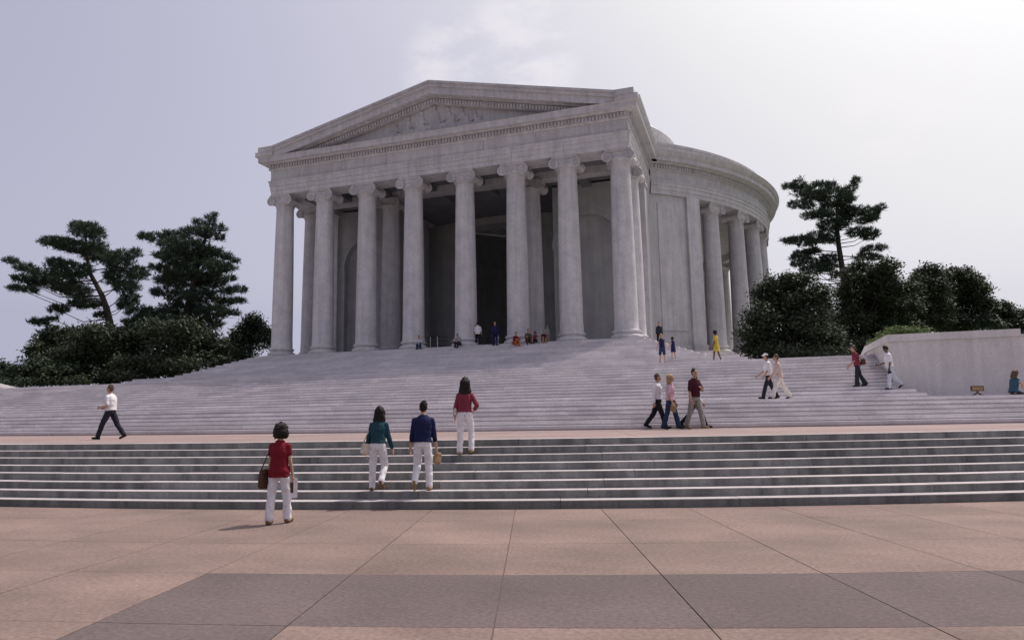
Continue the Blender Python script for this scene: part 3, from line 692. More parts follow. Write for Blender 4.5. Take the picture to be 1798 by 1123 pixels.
tree('broadleaf_tree', 'large dark round tree in front of the open pine trunk', [(640,480,75,45),(720,470,55,40),(600,540,75,60),(690,560,100,80),(560,620,70,65),(650,660,120,80),(770,560,80,70),(750,660,90,80),(540,720,80,60),(620,770,150,55),(480,760,60,60),(800,720,70,50),(560,850,140,45),(720,830,120,45)], *B, 61, M_LEAF, .155, 52, [(640,820),(645,700)], .35, 1.6, seed=23)
tree('broadleaf_tree', 'dark tree above the hedge and coping, second from the right edge', [(950,490,45,40),(900,520,60,50),(870,580,80,60),(960,560,75,65),(860,660,90,60),(960,650,100,70),(900,730,120,40)], *B, 66, M_LEAF, .155, 52, [(920,780),(920,640)], .3, 1.5, seed=24)
tree('broadleaf_tree', 'feathery dark tree with ragged top above the stone wall', [(1050,500,50,38),(1110,490,30,25),(1090,560,65,55),(1160,520,22,16),(1150,590,55,50),(1190,560,20,20),(1050,620,80,60),(1130,660,80,60),(1190,640,30,50),(1080,730,130,40)], *B, 70, M_LEAF2, .155, 52, [(1100,780),(1095,620)], .28, 1.5, seed=25)
tree('broadleaf_tree', 'small distant dark tree above the right end of the wall', [(1240,670,36,38),(1300,665,36,34),(1330,700,45,35),(1250,720,60,40),(1350,740,60,30)], *B, 84, M_LEAF, .2, 52, [(1280,790),(1285,700)], .2, 1.4, seed=26)
tree('broadleaf_tree', 'tree crown just entering at the right picture edge', [(1385,720,32,30),(1420,700,40,45),(1440,740,60,40)], *B, 88, M_LEAF, .2, 52, [(1420,790),(1420,720)], .2, 1.2, seed=27)
tree('hedge_bush', 'bright green clipped bush rising behind the coping of the right wall', [(700,800,24,18),(735,775,30,20),(780,755,45,22),(840,752,50,18),(900,755,45,14),(680,815,20,14),(720,830,40,24),(800,810,60,36),(880,800,60,34),(780,850,70,28),(870,845,60,28)], *B, 41, M_HEDGE, .08, 120, [(760,790),(780,770)], .06, .35, seed=28, cat='bush', limbs=False)
# PEOPLE-SECTION
# ------------------------------------------------------------------ people
def fabric(name, c, rough=.85):
    return mat('cloth_'+name, c, rough, tuple(v*.78 for v in c), 9, 5, .25, 30, spec=.15)
SKIN = mat('skin', (.46, .27, .19), .55, (.40, .22, .15), 12, 3); SKIND = mat('skin_dark', (.13, .07, .045), .5, (.10, .055, .035), 12, 3)
HAIRD = mat('hair_dark', (.011, .009, .009), .6, (.024, .019, .017), 40, 3, .3, 60, spec=.12); HAIRB = mat('hair_brown', (.06, .035, .022), .5, (.10, .06, .035), 60, 3, .6, 150)
HAIRL = mat('hair_blond', (.36, .23, .11), .5, (.26, .16, .075), 60, 3, .6, 150)
EYEM = mat('eye', (.03, .02, .02), .2); LIPM = mat('lips', (.30, .11, .09), .5)
def fab(n, c):
    return bpy.data.materials.get('cloth_'+n) or fabric(n, c)
C_ = dict(red=(.175, .012, .022), rose=(.20, .034, .055), teal=(.018, .058, .078), navy=(.014, .018, .065), white=(.72, .70, .72), cream=(.66, .60, .55), black=(.016, .017, .022),
          dark=(.024, .026, .036), jeans=(.028, .045, .095), grey=(.30, .28, .265), maroon=(.060, .012, .020), pink=(.60, .40, .47), beige=(.56, .43, .38), brown=(.09, .045, .028), tan=(.30, .20, .11),
          yellow=(.52, .37, .07), paleblue=(.50, .53, .60), orange=(.40, .12, .03), bag=(.62, .55, .46), aqua=(.035, .085, .13), shoe=(.20, .10, .045), olive=(.10, .09, .05))
def Cc(n): return fab(n, C_[n])
def capsule(mb, a, b, r0, r1, n=12):
    a, b = Vector(a), Vector(b); d = b-a; L_ = d.length
    if L_ < 1e-6: mb.ball(a, r0, n=n); return
    t = d/L_; u = t.orthogonal().normalized(); w = t.cross(u); V = []; F = []; rings = []
    for i in range(4): p = -math.pi/2+i*math.pi/8; rings.append((a+t*(r0*math.sin(p)), r0*math.cos(p)+1e-4))
    for i in range(5): f = i/4; rings.append((a+d*f, r0+(r1-r0)*f))
    for i in range(1, 5): p = i*math.pi/8; rings.append((b+t*(r1*math.sin(p)), r1*math.cos(p)+1e-4))
    for c, r in rings:
        for k in range(n): q = 2*math.pi*k/n; V.append(c+(u*math.cos(q)+w*math.sin(q))*r)
    for i in range(len(rings)-1):
        for k in range(n): F.append((i*n+k, i*n+(k+1) % n, (i+1)*n+(k+1) % n, (i+1)*n+k))
    F += [tuple(range(n))[::-1], tuple((len(rings)-1)*n+k for k in range(n))]
    mb.add(V, F)
def loft(mb, secs, n=20):
    """secs: (centre Vector, w, d, xaxis, yaxis)"""
    V = []; F = []
    for c, w, d, X, Y in secs:
        for k in range(n):
            q = 2*math.pi*k/n; cs, sn = math.cos(q), math.sin(q)
            V.append(c+X*(w*math.copysign(abs(cs)**.85, cs))+Y*(d*math.copysign(abs(sn)**.85, sn)))
    m_ = len(secs)
    for i in range(m_-1):
        for k in range(n): F.append((i*n+k, i*n+(k+1) % n, (i+1)*n+(k+1) % n, (i+1)*n+k))
    F += [tuple(range(n))[::-1], tuple((m_-1)*n+k for k in range(n))]
    mb.add(V, F)
TM = [(.84, .150, .105), (.93, .165, .118), (1.03, .150, .108), (1.16, .158, .112), (1.28, .172, .116), (1.36, .160, .102), (1.41, .120, .085), (1.45, .078, .068), (1.49, .056, .056)]
TF = [(.84, .165, .115), (.92, .172, .122), (1.02, .140, .102), (1.13, .132, .098), (1.26, .148, .114), (1.34, .140, .098), (1.395, .106, .078), (1.44, .064, .058), (1.48, .048, .048)]
def rotx(v, a): c, s = math.cos(a), math.sin(a); return Vector((v[0], v[1]*c-v[2]*s, v[1]*s+v[2]*c))
EYE_ME = None
def person(label, loc, hd, H=1.75, fem=False, lean=0, legs=((0, 0), (0, 0)), arms=((0, 8, 10, 0), (0, 8, 10, 0)), top='white', bottom='black', hair='short', hairm=None, skin=None,
           sleeve=.55, hem=.88, trouser=1.0, shoe='black', vox=.014, seat=None, look=0, nod=0, feetpitch=(0, 0), splay=4, flare=.0, tie=False, cap=None, skirt=None, hs=1.0, cat='person', group=None, footlift=None, bulk=1.0):
    global EYE_ME
    sk = skin or SKIN; hm = hairm or HAIRD; S = H/1.75
    hv = hd[0]*RIGHT+hd[1]*FWD; rzz = math.atan2(-hv[0], hv[1])
    HZ = .92; hip = [Vector((s*(.088 if not fem else .085), 0, HZ)) for s in (-1, 1)]
    J = {}
    for i, s in enumerate((-1, 1)):
        a, kf = map(R_, legs[i]); sp = R_(splay)*s
        td = Vector((math.sin(sp), math.sin(a)*math.cos(sp), -math.cos(a)*math.cos(sp))); kn = hip[i]+td*.43
        b = a-kf; sd_ = Vector((math.sin(sp)*.3, math.sin(b), -math.cos(b))); an = kn+sd_*.41
        fp = R_(feetpitch[i]); toe = an+Vector((s*.02, math.cos(fp)*.15, -.045+math.sin(fp)*.15)); heel = an+Vector((0, -.045*math.cos(fp), -.05-.045*math.sin(fp)))
        J[i] = (hip[i], kn, an, toe, heel)
    if seat is None:
        low = min(min(J[i][3].z-.022, J[i][4].z-.026) for i in (0, 1)); dz = -low
    else: dz = seat/S-(HZ-.115)
    up = Vector((0, 0, dz)); la_ = -R_(lean)
    def T(v): v = Vector(v); q = rotx(v-Vector((0, 0, HZ)), la_); return q+Vector((0, 0, HZ))+up
    X = Vector((1, 0, 0)); Y = rotx((0, 1, 0), la_)
    for i in (0, 1): J[i] = tuple(v+up for v in J[i])
    tors = TF if fem else TM
    body = MB(); sc = lambda mb: setattr(mb, 'V', [tuple(Vector(v)*S) for v in mb.V])
    loft(body, [(T((0, 0, z)), w*.93*bulk, d*.93*bulk, X, Y) for z, w, d in tors])
    for i in (0, 1):
        h, k, a, t, he = J[i]
        capsule(body, h, k, .082*bulk, .055); capsule(body, k, a, .054, .038); capsule(body, a+Vector((0, -.02, -.02)), t, .036, .028)
    sh_w = .150 if fem else .174; A_ = {}
    for i, s in enumerate((-1, 1)):
        pit, abd, fl, inw = map(R_, arms[i]); sh = T((s*sh_w, 0, 1.362))
        d = Vector((math.sin(abd)*s, math.sin(pit)*math.cos(abd), -math.cos(pit)*math.cos(abd))); el = sh+d*.285
        f = Vector((math.sin(abd)*s*math.cos(fl)-s*math.sin(inw), math.sin(pit+fl)*math.cos(inw), -math.cos(pit+fl)*math.cos(inw))).normalized(); wr = el+f*.25
        A_[i] = (sh, el, wr, f)
        r = .92 if fem else 1.05
        capsule(body, sh, el, .046*r, .038*r); capsule(body, el, wr, .038*r, .027*r)
        # hand: palm, four fingers, thumb
        side = Vector((0, 1, 0)) if abs(f.y) < .8 else Vector((0, 0, 1)); side = (side-f*side.dot(f)).normalized(); inn = f.cross(side).normalized()
        if inn.x*s > 0: inn = -inn
        pc = wr+f*.045
        for q in range(3): body.ball(pc+side*(q-1)*.022+f*.01*(1-abs(q-1)), .021, n=8)
        capsule(body, wr, pc, .025, .024, 8)
        for q in range(4):
            b0 = pc+f*.03+side*(q-1.5)*.0195; ln = (.062, .074, .07, .055)[q]; m1 = b0+f*ln*.55+inn*.008; e = m1+f*ln*.35+inn*ln*.35
            capsule(body, b0, m1, .0095, .009, 6); capsule(body, m1, e, .009, .0075, 6)
        tb = wr+f*.03+side*.03; te_ = tb+side*.028+f*.03+inn*.01; capsule(body, tb, te_, .0115, .0095, 6); capsule(body, te_, te_+f*.028, .0095, .008, 6)
    neck = T((0, 0, 1.46)); hc0 = T((0, .025, 1.625))
    capsule(body, neck, hc0+Vector((0, -.015, -.05)), .052, .048)
    hr = Matrix.Rotation(R_(look), 3, 'Z') @ Matrix.Rotation(-R_(nod), 3, 'X')
    Hd = lambda v: hc0+hr @ Vector(v)
    body.ball(Hd((0, -.008, .02)), .074, .093, .100, 16, hr); body.ball(Hd((0, .022, -.045)), .058, .068, .072, 14, hr)
    body.ball(Hd((0, .092, -.018)), .011, .020, .024, 8, hr); body.ball(Hd((0, .072, -.088)), .022, .02, .018, 8, hr); body.ball(Hd((0, .075, .022)), .05, .018, .012, 8, hr)
    for s in (-1, 1): body.ball(Hd((s*.076, -.005, -.012)), .010, .022, .032, 8, hr)
    e = empty('person', loc, rzz); tag(e, label, cat, group)
    sc(body); remesh_obj('body', body, vox*.8*S, sk, e, 2)
    # face
    if EYE_ME is None:
        q = MB().ball((0, 0, 0), .0125, n=8); EYE_ME = mesh('eye', q.V, q.F, True); EYE_ME.materials.append(EYEM)
    for s in (-1, 1):
        o = bpy.data.objects.new('eye', EYE_ME); COL.objects.link(o); o.parent = e; o.location = Hd((s*.031, .079, .004))*S
    q = MB().ball(Hd((0, .088, -.060)), .022, .010, .007, 8, hr); sc(q); q.build('mouth', LIPM, None, True); COL.objects[-1].parent = e
    # hair
    hb = MB()
    if hair in ('short', 'bob', 'long', 'curly'):
        g_ = 1.0 if hair == 'short' else 1.10
        hb.ball(Hd((0, -.022, .040)), .081*g_, .094*g_, .096*g_, 16, hr); hb.ball(Hd((0, -.045, -.005)), .076*g_, .066*g_, .075*g_, 14, hr)
    if hair in ('bob', 'curly'):
        hb.ball(Hd((0, -.03, -.015)), .122, .112, .105, 16, hr); hb.ball(Hd((0, -.02, .05)), .108, .112, .092, 16, hr)
        for s in (-1, 1): hb.ball(Hd((s*.082, -.005, -.04)), .042, .066, .078, 10, hr)
    if hair == 'long':
        hb.ball(Hd((0, -.045, .01)), .108, .100, .105, 14, hr); hb.ball(Hd((0, -.062, -.08)), .118, .075, .115, 14, hr); hb.ball(Hd((0, -.085, -.17)), .112, .055, .075, 12, hr)
        for s in (-1, 1): hb.ball(Hd((s*.078, -.02, -.055)), .030, .055, .10, 10, hr); hb.ball(Hd((s*.08, -.05, -.14)), .050, .055, .085, 10, hr)
    if hair == 'bald':
        hb.ball(Hd((0, -.045, -.01)), .080, .058, .055, 14, hr)
    if hb.V and vox < .0145:
        rr_ = random.Random(len(label)); base_v = sorted({tuple(round(c_, 3) for c_ in v_) for v_ in hb.V})
        for q_ in range(90):
            v_ = Vector(rr_.choice(base_v)); hb.ball(v_+Vector((rr_.uniform(-1, 1), rr_.uniform(-1, 1), rr_.uniform(-1, 1)))*.008, rr_.uniform(.012, .020), n=6)
    if hs != 1: hb.V = [tuple(hc0+(Vector(v)-hc0)*hs) for v in hb.V]
    if hb.V: sc(hb); remesh_obj('hair', hb, vox*S, hm, e, 2)
    if cap:
        q = MB(); q.ball(Hd((0, -.012, .062)), .088, .104, .078, 14, hr); q.ball(Hd((0, .095, .055)), .07, .07, .012, 12, hr); sc(q); remesh_obj('cap', q, vox*S, Cc(cap), e, 1)
    # shirt
    sb = MB(); hs = max(hem, .80)
    secs = []
    zs_ = [hs]+[z for z, _, _ in tors if z > hs+.02 and z < 1.46]
    for z in zs_:
        w = np.interp(z, [t[0] for t in tors], [t[1] for t in tors]); d = np.interp(z, [t[0] for t in tors], [t[2] for t in tors])
        secs.append((T((0, 0, z)), (w+.017)*bulk, (d+.019)*bulk, X, Y))
    secs.append((T((0, 0, 1.468)), .068, .066, X, Y))
    loft(sb, secs)
    for i, s in enumerate((-1, 1)):
        sh, el, wr, f = A_[i]
        capsule(sb, T((s*sh_w*.5, 0, 1.385)), sh, .052, .056)
        if sleeve > 0:
            if sleeve <= 1: capsule(sb, sh, sh.lerp(el, sleeve), .056, .055)
            else: capsule(sb, sh, el, .056, .050); capsule(sb, el, el.lerp(wr, sleeve-1), .052, .043)
    sc(sb); remesh_obj('dress' if skirt else 'shirt', sb, vox*S, Cc(top), e, 3)
    if skirt:
        q = MB(); loft(q, [(T((0, 0, 1.0)), .145, .11, X, Y), (T((0, 0, .90)), .178, .135, X, Y), (T((0, 0, skirt)), .215, .175, X, Y)]); sc(q); remesh_obj('skirt', q, vox*S, Cc(bottom), e, 2)
    else:
        tb = MB()
        loft(tb, [(T((0, 0, z)), (w+.011)*bulk, (d+.013)*bulk, X, Y) for z, w, d in ((.83, .135, .100), (.88, tors[0][1], tors[0][2]), (.94, tors[1][1], tors[1][2]), (1.02, tors[2][1]+.004, tors[2][2]+.004))])
        for i in (0, 1):
            h, k, a, t, he = J[i]
            if trouser >= 1: capsule(tb, h, k, .098*bulk, .076); capsule(tb, k, k.lerp(a, .97), .075, .068+flare)
            elif trouser > .5: capsule(tb, h, k, .098, .078); capsule(tb, k, k.lerp(a, (trouser-.5)*2), .076, .07)
            else: capsule(tb, h, h.lerp(k, trouser*2), .098, .090)
        sc(tb); remesh_obj('trousers' if trouser > .5 else 'shorts', tb, vox*S, Cc(bottom), e, 3)
    for i in (0, 1):
        h, k, a, t, he = J[i]; q = MB(); fd = (t-he).normalized()
        capsule(q, he+Vector((0, 0, .018)), t+Vector((0, 0, .006)), .042, .036, 10); capsule(q, a+Vector((0, -.01, -.03)), t.lerp(he, .4)+Vector((0, 0, .02)), .042, .034, 10)
        sc(q); remesh_obj('shoe', q, vox*.9*S, Cc(shoe), e, 1)
    if tie:
        q = MB(); loft(q, [(T((0, .135, 1.10)), .030, .012, X, Y), (T((0, .142, 1.25)), .038, .014, X, Y), (T((0, .115, 1.40)), .018, .016, X, Y), (T((0, .08, 1.46)), .022, .02, X, Y)], 8); sc(q); q.build('necktie', Cc('black'), None); COL.objects[-1].parent = e
    mw = Matrix.Translation(Vector(loc)) @ Matrix.Rotation(rzz, 4, 'Z')
    hand = [mw @ ((A_[i][2]+A_[i][3]*.09)*S) for i in (0, 1)]; shd = [mw @ (A_[i][0]*S) for i in (0, 1)]
    return dict(e=e, mw=mw, hand=hand, sh=shd, S=S, rz=rzz, elbow=[mw @ (A_[i][1]*S) for i in (0, 1)])
def superbox(sx, sy, sz, n=20, ex=.35, squash=0):
    V = []; F = []; h = n//2
    pw = lambda c: math.copysign(abs(c)**ex, c)
    for i in range(h+1):
        p = -math.pi/2+math.pi*i/h
        for k in range(n):
            w = 2*math.pi*k/n; z = sz*pw(math.sin(p)); f = 1-squash*(z/sz+1)/2
            V.append((sx*f*pw(math.cos(p))*pw(math.cos(w)), sy*(1-.45*squash*(z/sz+1)/2)*pw(math.cos(p))*pw(math.sin(w)), z))
    for i in range(h):
        for k in range(n): F.append((i*n+k, i*n+(k+1) % n, (i+1)*n+(k+1) % n, (i+1)*n+k))
    return V, F
def bag(label, at, rz_, size, colr, strap_to=None, name='shoulder_bag', flap=True, tilt=0):
    """at = world centre of the bag"""
    sx, sy, sz = size; e = empty(name, (at[0], at[1], at[2]-sz)); e.rotation_euler = (0, R_(tilt), rz_); tag(e, label, 'bag')
    V, F = superbox(sx, sy, sz, 24, .5, .22); V = [(a, b, c+sz) for a, b, c in V]
    o = MO('bag_body', V, F, Cc(colr), None, True); o.parent = e
    if flap:
        V, F = superbox(sx*.84, sy*.92, sz*.36, 20, .5, .1); V = [(a, b-.006, c+sz*1.62) for a, b, c in V]; o = MO('flap', V, F, Cc(colr), None, True); o.parent = e
    if strap_to is not None:
        inv = (Matrix.Translation(e.location) @ e.rotation_euler.to_matrix().to_4x4()).inverted(); p = inv @ Vector(strap_to)
        for s in (-1, 1):
            a = Vector((s*sx*.7, 0, sz*1.9)); q = MB().tube([a, a.lerp(p, .5)+Vector((s*.01, 0, 0)), p+Vector((0, 0, .012))], .011, 6); o = MO('strap', q.V, q.F, Cc(colr), None, True); o.parent = e
    return e
AWAY = (0, 1)
K = lambda k: k*RISE
# lower plaza and lower steps
p = person('woman with short black bobbed hair in red blouse and white trousers on the plaza', (12.44, -34.12, 0), (.10, 1), 1.70, True, 2, ((-5, 3), (11, 6)), ((4, 7, 8, 0), (2, 9, 12, 4)),
           'red', 'white', 'bob', hs=1.13, sleeve=.45, hem=.82, shoe='shoe', vox=.0105, feetpitch=(0, 0), flare=.008)
q = p['mw'] @ (Vector((-.27, .02, .78))*p['S']); bag('brown leather shoulder bag hanging at the side of the red bloused woman', q, p['rz']+1.35, (.16, .055, .17), 'brown', p['sh'][0])
hnd = p['hand'][1]; e = empty('folded_brochure', (hnd.x-.02, hnd.y-.02, hnd.z-.30), p['rz']+.5); tag(e, 'folded white printed brochure in the right hand of the red bloused woman', 'brochure')
mb = MB(); mb.box(-.10, .10, -.006, -.002, .0, .34); mb.box(-.098, .098, .002, .006, .004, .336); mb.box(-.098, -.092, -.004, .004, .004, .336); o = MO('paper_sheet', mb.V, mb.F, Cc('white')); o.parent = e
mb = MB().box(-.085, .03, -.0085, -.0062, .09, .27); o = MO('printed_picture', mb.V, mb.F, Cc('brown')); o.parent = e
p = person('woman in teal shirt and white trousers climbing the lower steps', (13.02, -31.72, K(2)), (.12, 1), 1.70, True, 9, ((3, 4), (16, 58)), ((-4, 14, 12, 2), (6, 12, 14, 0)),
           'teal', 'white', 'long', hs=1.06, sleeve=1.8, hem=.97, shoe='shoe', vox=.0105, feetpitch=(0, -42))
q = p['mw'] @ (Vector((-.25, -.03, .86))*p['S']); bag('white canvas shoulder bag of the woman in teal', q, p['rz']+.5, (.13, .05, .11), 'bag', p['sh'][0], tilt=8)
p = person('man in navy shirt and white trousers climbing the lower steps', (13.92, -31.50, K(2)), (.05, 1), 1.80, False, 8, ((12, 52), (3, 5)), ((-2, 9, 8, 0), (4, 8, 10, 0)),
           'navy', 'white', 'short', sleeve=1.45, hem=.93, shoe='tan', vox=.0105, feetpitch=(-45, 0))
h = p['hand'][1]; bag('small tan leather pouch in the right hand of the man in navy', (h.x-.01, h.y, h.z-.14), p['rz']+.9, (.10, .045, .12), 'tan', None, 'hand_pouch', True, 10)
p = person('woman with long dark curly hair in rose pink top and white trousers near the landing', (14.24, -30.02, K(6)), (.12, 1), 1.69, True, 5, ((2, 3), (24, 34)), ((-6, 14, 30, 4), (-18, 30, 78, 30)),
           'rose', 'white', 'long', hs=1.16, sleeve=1.7, hem=.97, shoe='tan', vox=.0105, feetpitch=(0, 0))
q = p['mw'] @ (Vector((-.21, .02, .99))*p['S']); bag('small cream bag on a thin strap beside the rose pink top', q, p['rz']+1.2, (.075, .03, .085), 'bag', p['sh'][0])
# landing
person('man in white short sleeved shirt and dark trousers striding left along the landing', (1.50, -27.85, ZL), (-1, .06), 1.73, False, 3, ((24, 8), (-22, 14)), ((-8, 10, 88, 10), (-4, 6, 84, 14)),
       'white', 'dark', 'short', HAIRB, sleeve=.8, hem=.95, shoe='black', vox=.013, feetpitch=(4, -22), bulk=1.1, nod=6)
person('man in white shirt and black tie walking with the woman in pink', (17.50, -21.85, ZL), (.93, -.35), 1.80, False, 2, ((-20, 18), (20, 6)), ((-6, 8, 16, 0), (-14, 10, 12, 0)),
       'white', 'black', 'short', HAIRB, sleeve=1.9, hem=.95, shoe='black', vox=.013, tie=True, feetpitch=(-22, 6), bulk=1.12, look=10)
p = person('blond woman in pink blouse and blue jeans walking along the landing', (17.93, -22.10, ZL), (.80, -.55), 1.72, True, 2, ((16, 5), (-10, 10)), ((2, 8, 14, 0), (6, 8, 20, 4)),
           'pink', 'jeans', 'long', HAIRL, sleeve=.7, hem=.93, shoe='black', vox=.013, flare=.015, feetpitch=(0, -12), look=20)
h = p['hand'][1]; bag('flat tan envelope bag in the hand of the blond woman in pink', (h.x-.03, h.y-.04, h.z-.10), p['rz']+.9, (.17, .03, .12), 'tan', None, 'envelope_bag', True, 14)
person('man in maroon shirt and grey trousers with arm across his chest', (18.66, -21.86, ZL), (.55, -.80), 1.90, False, 2, ((14, 5), (-12, 10)), ((25, 6, 100, 55), (2, 10, 14, 0)),
       'maroon', 'grey', 'short', HAIRD, sleeve=.85, hem=.93, shoe='tan', vox=.013, feetpitch=(0, -14), look=-12)
person('man in white sleeves and dark trousers half hidden behind the maroon shirted man', (18.64, -21.42, ZL), (.85, -.35), 1.72, False, 3, ((24, 6), (-24, 20)), ((10, 8, 20, 0), (-12, 12, 30, 0)),
       'white', 'dark', 'short', HAIRD, sleeve=1.9, hem=.95, shoe='black', vox=.014, feetpitch=(4, -26))
# middle flight, right
Z6 = ZL+6*RISE
person('person in white shirt and white cap walking behind the beige figure', (21.02, -17.10, Z6), (-1, .1), 1.73, False, 3, ((22, 6), (-16, 12)), ((14, 8, 20, 0), (20, 8, 34, 4)),
       'white', 'dark', 'short', HAIRD, sleeve=.8, hem=.93, cap='white', vox=.014, feetpitch=(3, -16))
person('person in pale beige top and beige trousers striding left across the steps', (21.36, -17.62, Z6), (-1, .05), 1.67, True, 5, ((26, 6), (-24, 10)), ((20, 6, 30, 0), (16, 6, 24, 0)),
       'beige', 'cream', 'short', HAIRB, sleeve=1.7, hem=.86, vox=.014, feetpitch=(3, -20), flare=.012)
p = person('person in crimson shirt and wide dark trousers climbing beside the cheek wall', (24.44, -14.02, ZL+9*RISE), (-.95, .25), 1.66, True, 8, ((10, 8), (-12, 16)), ((14, 8, 40, 6), (10, 8, 30, 0)),
       'rose', 'dark', 'short', HAIRB, sleeve=.9, hem=.90, vox=.014, flare=.03, feetpitch=(0, -14), nod=6)
q = p['mw'] @ (Vector((-.12, -.20, 1.02))*p['S']); bag('brown satchel on the back hip of the crimson shirted person', q, p['rz']+.3, (.15, .06, .12), 'brown', p['sh'][0])
p = person('man in white shirt and pale trousers looking down in front of the cheek wall', (25.50, -14.46, ZL+8*RISE), (-.98, .15), 1.71, False, 6, ((12, 8), (-22, 24)), ((2, 10, 12, 0), (14, 8, 60, 10)),
       'white', 'paleblue', 'short', HAIRD, SKIND, sleeve=.85, hem=.90, vox=.014, feetpitch=(0, -38), nod=30)
h = p['hand'][0]; e = empty('camera', (h.x, h.y, h.z-.12), p['rz']); tag(e, 'dark camera hanging from the hand of the man in white', 'camera')
V, F = superbox(.075, .04, .05, 16, .3); o = MO('camera_body', [(a, b, c+.05) for a, b, c in V], F, Cc('black'), None, True); o.parent = e
mb = MB().revolve([(.001, 0), (.032, 0), (.032, .05), (.001, .05)], 16, c=(0, 0, 0)); o = MO('lens', [(x, -.03-z, .05+y) for x, y, z in mb.V], mb.F, Cc('dark'), None); o.parent = e
mb = MB().tube([(-.07, 0, .09), (-.05, 0, .14), (0, 0, .17), (.05, 0, .14), (.07, 0, .09)], .006, 6); o = MO('strap', mb.V, mb.F, Cc('black'), None, True); o.parent = e
person('woman with long brown hair in aqua halter top sitting at the foot of the wall', (29.25, -15.15, Z6), (1, .12), 1.68, True, 12, ((82, 8), (70, 40)), ((35, 10, 60, 10), (30, 12, 70, 15)),
       'aqua', 'black', 'long', HAIRB, sleeve=0, hem=.90, vox=.014, seat=.0, nod=20)
# upper terrace, right
person('blond girl in dark blue top and shorts climbing near the portico corner', (16.35, -9.3, ZT), (-.25, 1), 1.50, True, 5, ((10, 10), (-4, 6)), ((8, 10, 20, 0), (6, 14, 20, 0)),
       'navy', 'jeans', 'short', HAIRL, sleeve=0, hem=.90, trouser=.42, shoe='tan', vox=.015)
person('small child in dark dress standing on the upper steps beside the blond girl', (16.70, -7.30, Dz(2)), (-.6, .7), 1.22, True, 2, ((6, 6), (-4, 4)), ((10, 10, 20, 0), (4, 10, 14, 0)),
       'navy', 'navy', 'bob', HAIRD, sleeve=0, hem=.92, skirt=.60, shoe='white', vox=.016)
person('woman in bright yellow dress walking on the terrace before the colonnade', (18.95, -9.2, ZT), (-.8, .5), 1.55, True, 2, ((14, 8), (-8, 10)), ((6, 8, 14, 0), (10, 10, 20, 0)),
       'yellow', 'yellow', 'bob', HAIRD, SKIND, sleeve=.6, hem=.92, skirt=.58, shoe='white', vox=.015)
person('dark clothed figure standing in shade behind the right corner column', (14.95, 2.2, Dz(13)), (0, -1), 1.60, False, 0, ((2, 2), (-2, 2)), ((2, 6, 10, 0), (2, 6, 10, 0)),
       'dark', 'black', 'short', HAIRD, sleeve=1.8, vox=.016)
# portico steps, seated and standing
SITL = ((113, 106), (108, 112))
def sitter(label, x, k, hd, H, **kw):
    y = -Da(k)+.13; person(label, (x, y, Dz(k)), hd, H, lean=kw.pop('lean', 16), legs=kw.pop('legs', SITL), arms=kw.pop('arms', ((50, 8, 34, 8), (42, 8, 48, 12))), seat=0.0, vox=.016, **kw)
sitter('person in orange and pale blue sitting at the foot of the third column', -.98, 15, (.15, -1), 1.68, top='paleblue', bottom='jeans', hair='short', hairm=HAIRB, sleeve=.7, shoe='white')
sitter('person in grey top and dark trousers crouched before the middle column', 2.08, 15, (-.6, -1), 1.68, top='grey', bottom='dark', hair='short', sleeve=1.5, lean=24)
person('man in white shirt and dark trousers standing with his back in the doorway', (3.02, -.35, ZS), (.15, 1), 1.72, False, 2, ((5, 4), (-6, 6)), ((2, 10, 16, 0), (2, 10, 16, 0)), 'white', 'black', 'short', HAIRD, sleeve=.9, vox=.016)
person('small child in pale clothes standing in the shade of the entrance', (3.75, 1.5, ZS), (0, -1), 1.05, True, 0, ((2, 2), (-2, 2)), ((2, 8, 10, 0), (2, 8, 10, 0)), 'paleblue', 'white', 'short', HAIRB, sleeve=.8, vox=.018)
person('fair haired man in navy suit climbing the last step to the entrance', (4.72, -1.62, Dz(14)), (.1, 1), 1.62, False, 3, ((3, 4), (14, 30)), ((2, 9, 10, 0), (4, 9, 14, 0)), 'navy', 'navy', 'short', HAIRL, sleeve=1.9, hem=.84, vox=.016)
sitter('person wrapped in red garments sitting left of the seated group', 6.10, 14, (.5, -1), 1.66, fem=True, top='red', bottom='orange', hair='short', sleeve=1.5, lean=20)
sitter('person in olive brown clothes at the centre of the seated group', 6.88, 15, (.2, -1), 1.70, top='olive', bottom='brown', hair='short', sleeve=1.4)
sitter('child in rose pink shirt sitting in the seated group', 7.42, 15, (-.2, -1), 1.35, fem=True, top='rose', bottom='dark', hair='bob', sleeve=.8, shoe='white')
sitter('child in dark red shirt sitting at the right of the seated group', 7.92, 15, (.3, -1), 1.40, top='maroon', bottom='tan', hair='short', sleeve=.8, shoe='white')
person('dark haired person in grey standing behind the seated group', (7.80, .2, ZS), (.4, -1), 1.28, True, 0, ((2, 2), (-2, 2)), ((2, 8, 10, 0), (2, 8, 10, 0)), 'grey', 'grey', 'short', HAIRD, sleeve=1.6, vox=.016)
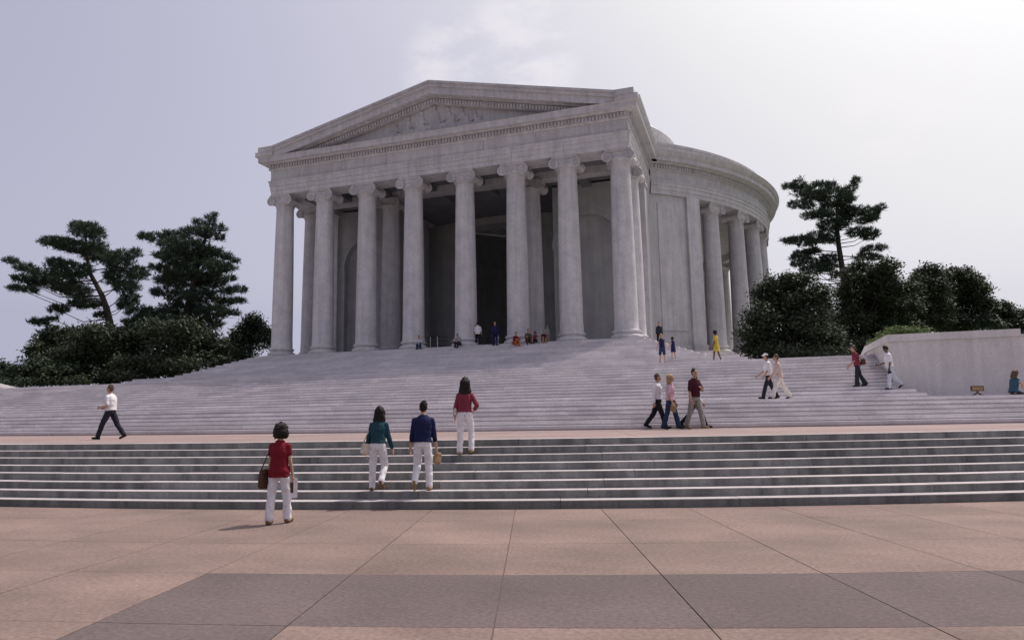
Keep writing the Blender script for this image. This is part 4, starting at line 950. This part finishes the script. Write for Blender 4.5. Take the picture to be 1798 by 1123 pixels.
# notice on a low stand by the right cheek wall
e = empty('notice_stand', (28.25, -14.75, Z6), YAW); tag(e, 'small brown notice board on crossed legs before the right cheek wall', 'notice stand')
MB().box(-.235, .235, -.02, .02, .17, .36).build('board', Cc('brown'), None); COL.objects[-1].parent = e
MB().box(-.20, .20, -.026, -.021, .20, .33).build('board_face', Cc('tan'), None); COL.objects[-1].parent = e
for s in (-1, 1):
    mb = MB().tube([(s*.18, -.08, 0), (0, 0, .12), (s*.04, .0, .18)], .018, 6); mb.build('leg', Cc('brown'), None); COL.objects[-1].parent = e
    mb = MB().tube([(s*.18, .10, 0), (0, 0, .12)], .018, 6); mb.build('leg', Cc('brown'), None); COL.objects[-1].parent = e
# barrier between the columns
e = empty('metal_barrier', (-1.0, 1.2, ZS)); tag(e, 'thin white posted metal barrier between the fourth and fifth columns', 'barrier')
M_POST = mat('white_metal', (.6, .6, .62), .4, spec=.5)
for x in (-.28, .28):
    mb = MB().tube([(x, 0, 0), (x, 0, 1.05)], .035, 8); mb.add(*superbox(.12, .12, .02, 12, .6)); mb.V[-84:] = [(a+x, b, c+.02) for a, b, c in mb.V[-84:]]; mb.build('post', M_POST, None); COL.objects[-1].parent = e
for z in (.35, .70, 1.0):
    MB().tube([(-1.1, 0, z), (1.1, 0, z)], .014, 6).build('rail', Cc('dark'), None); COL.objects[-1].parent = e
def finish():
    dg = bpy.context.evaluated_depsgraph_get()
    new = [(o, bpy.data.meshes.new_from_object(o.evaluated_get(dg))) for o in DEFER]
    for o, me in new:
        o.modifiers.clear(); o.data = me
        nm = o.name.split('.')[0]
        if nm in ('shirt', 'trousers', 'dress', 'skirt'):
            sd_ = random.random()*50; co = np.empty(len(me.vertices)*3, np.float32); me.vertices.foreach_get('co', co); nn = np.empty_like(co); me.vertices.foreach_get('normal', nn)
            co = co.reshape(-1, 3); nn = nn.reshape(-1, 3); amp = np.array([.010*mnoise.noise(Vector((p[0]*7+sd_, p[1]*7, p[2]*11)))+.007*mnoise.noise(Vector((p[0]*22, p[1]*22+sd_, p[2]*6))) for p in co])
            amp = np.abs(amp)*1.2 if nm != 'trousers' else amp-.012*np.clip((co[:, 2]-co[:, 2].max()+.22)/.12, 0, 1)
            me.vertices.foreach_set('co', (co+nn*amp[:, None]).astype(np.float32).ravel()); me.update()
finish()
for o in COL.objects:
    if o.parent is None and 'label' in o:
        g_ = {'pine_tree': 'pines beside the memorial', 'broadleaf_tree': 'broadleaf trees beside the memorial', 'stone_cheek_wall': 'cheek walls flanking the stairs', 'person': 'visitors on the plaza and stairs'}.get(o.name.split('.')[0])
        if g_: o['group'] = g_
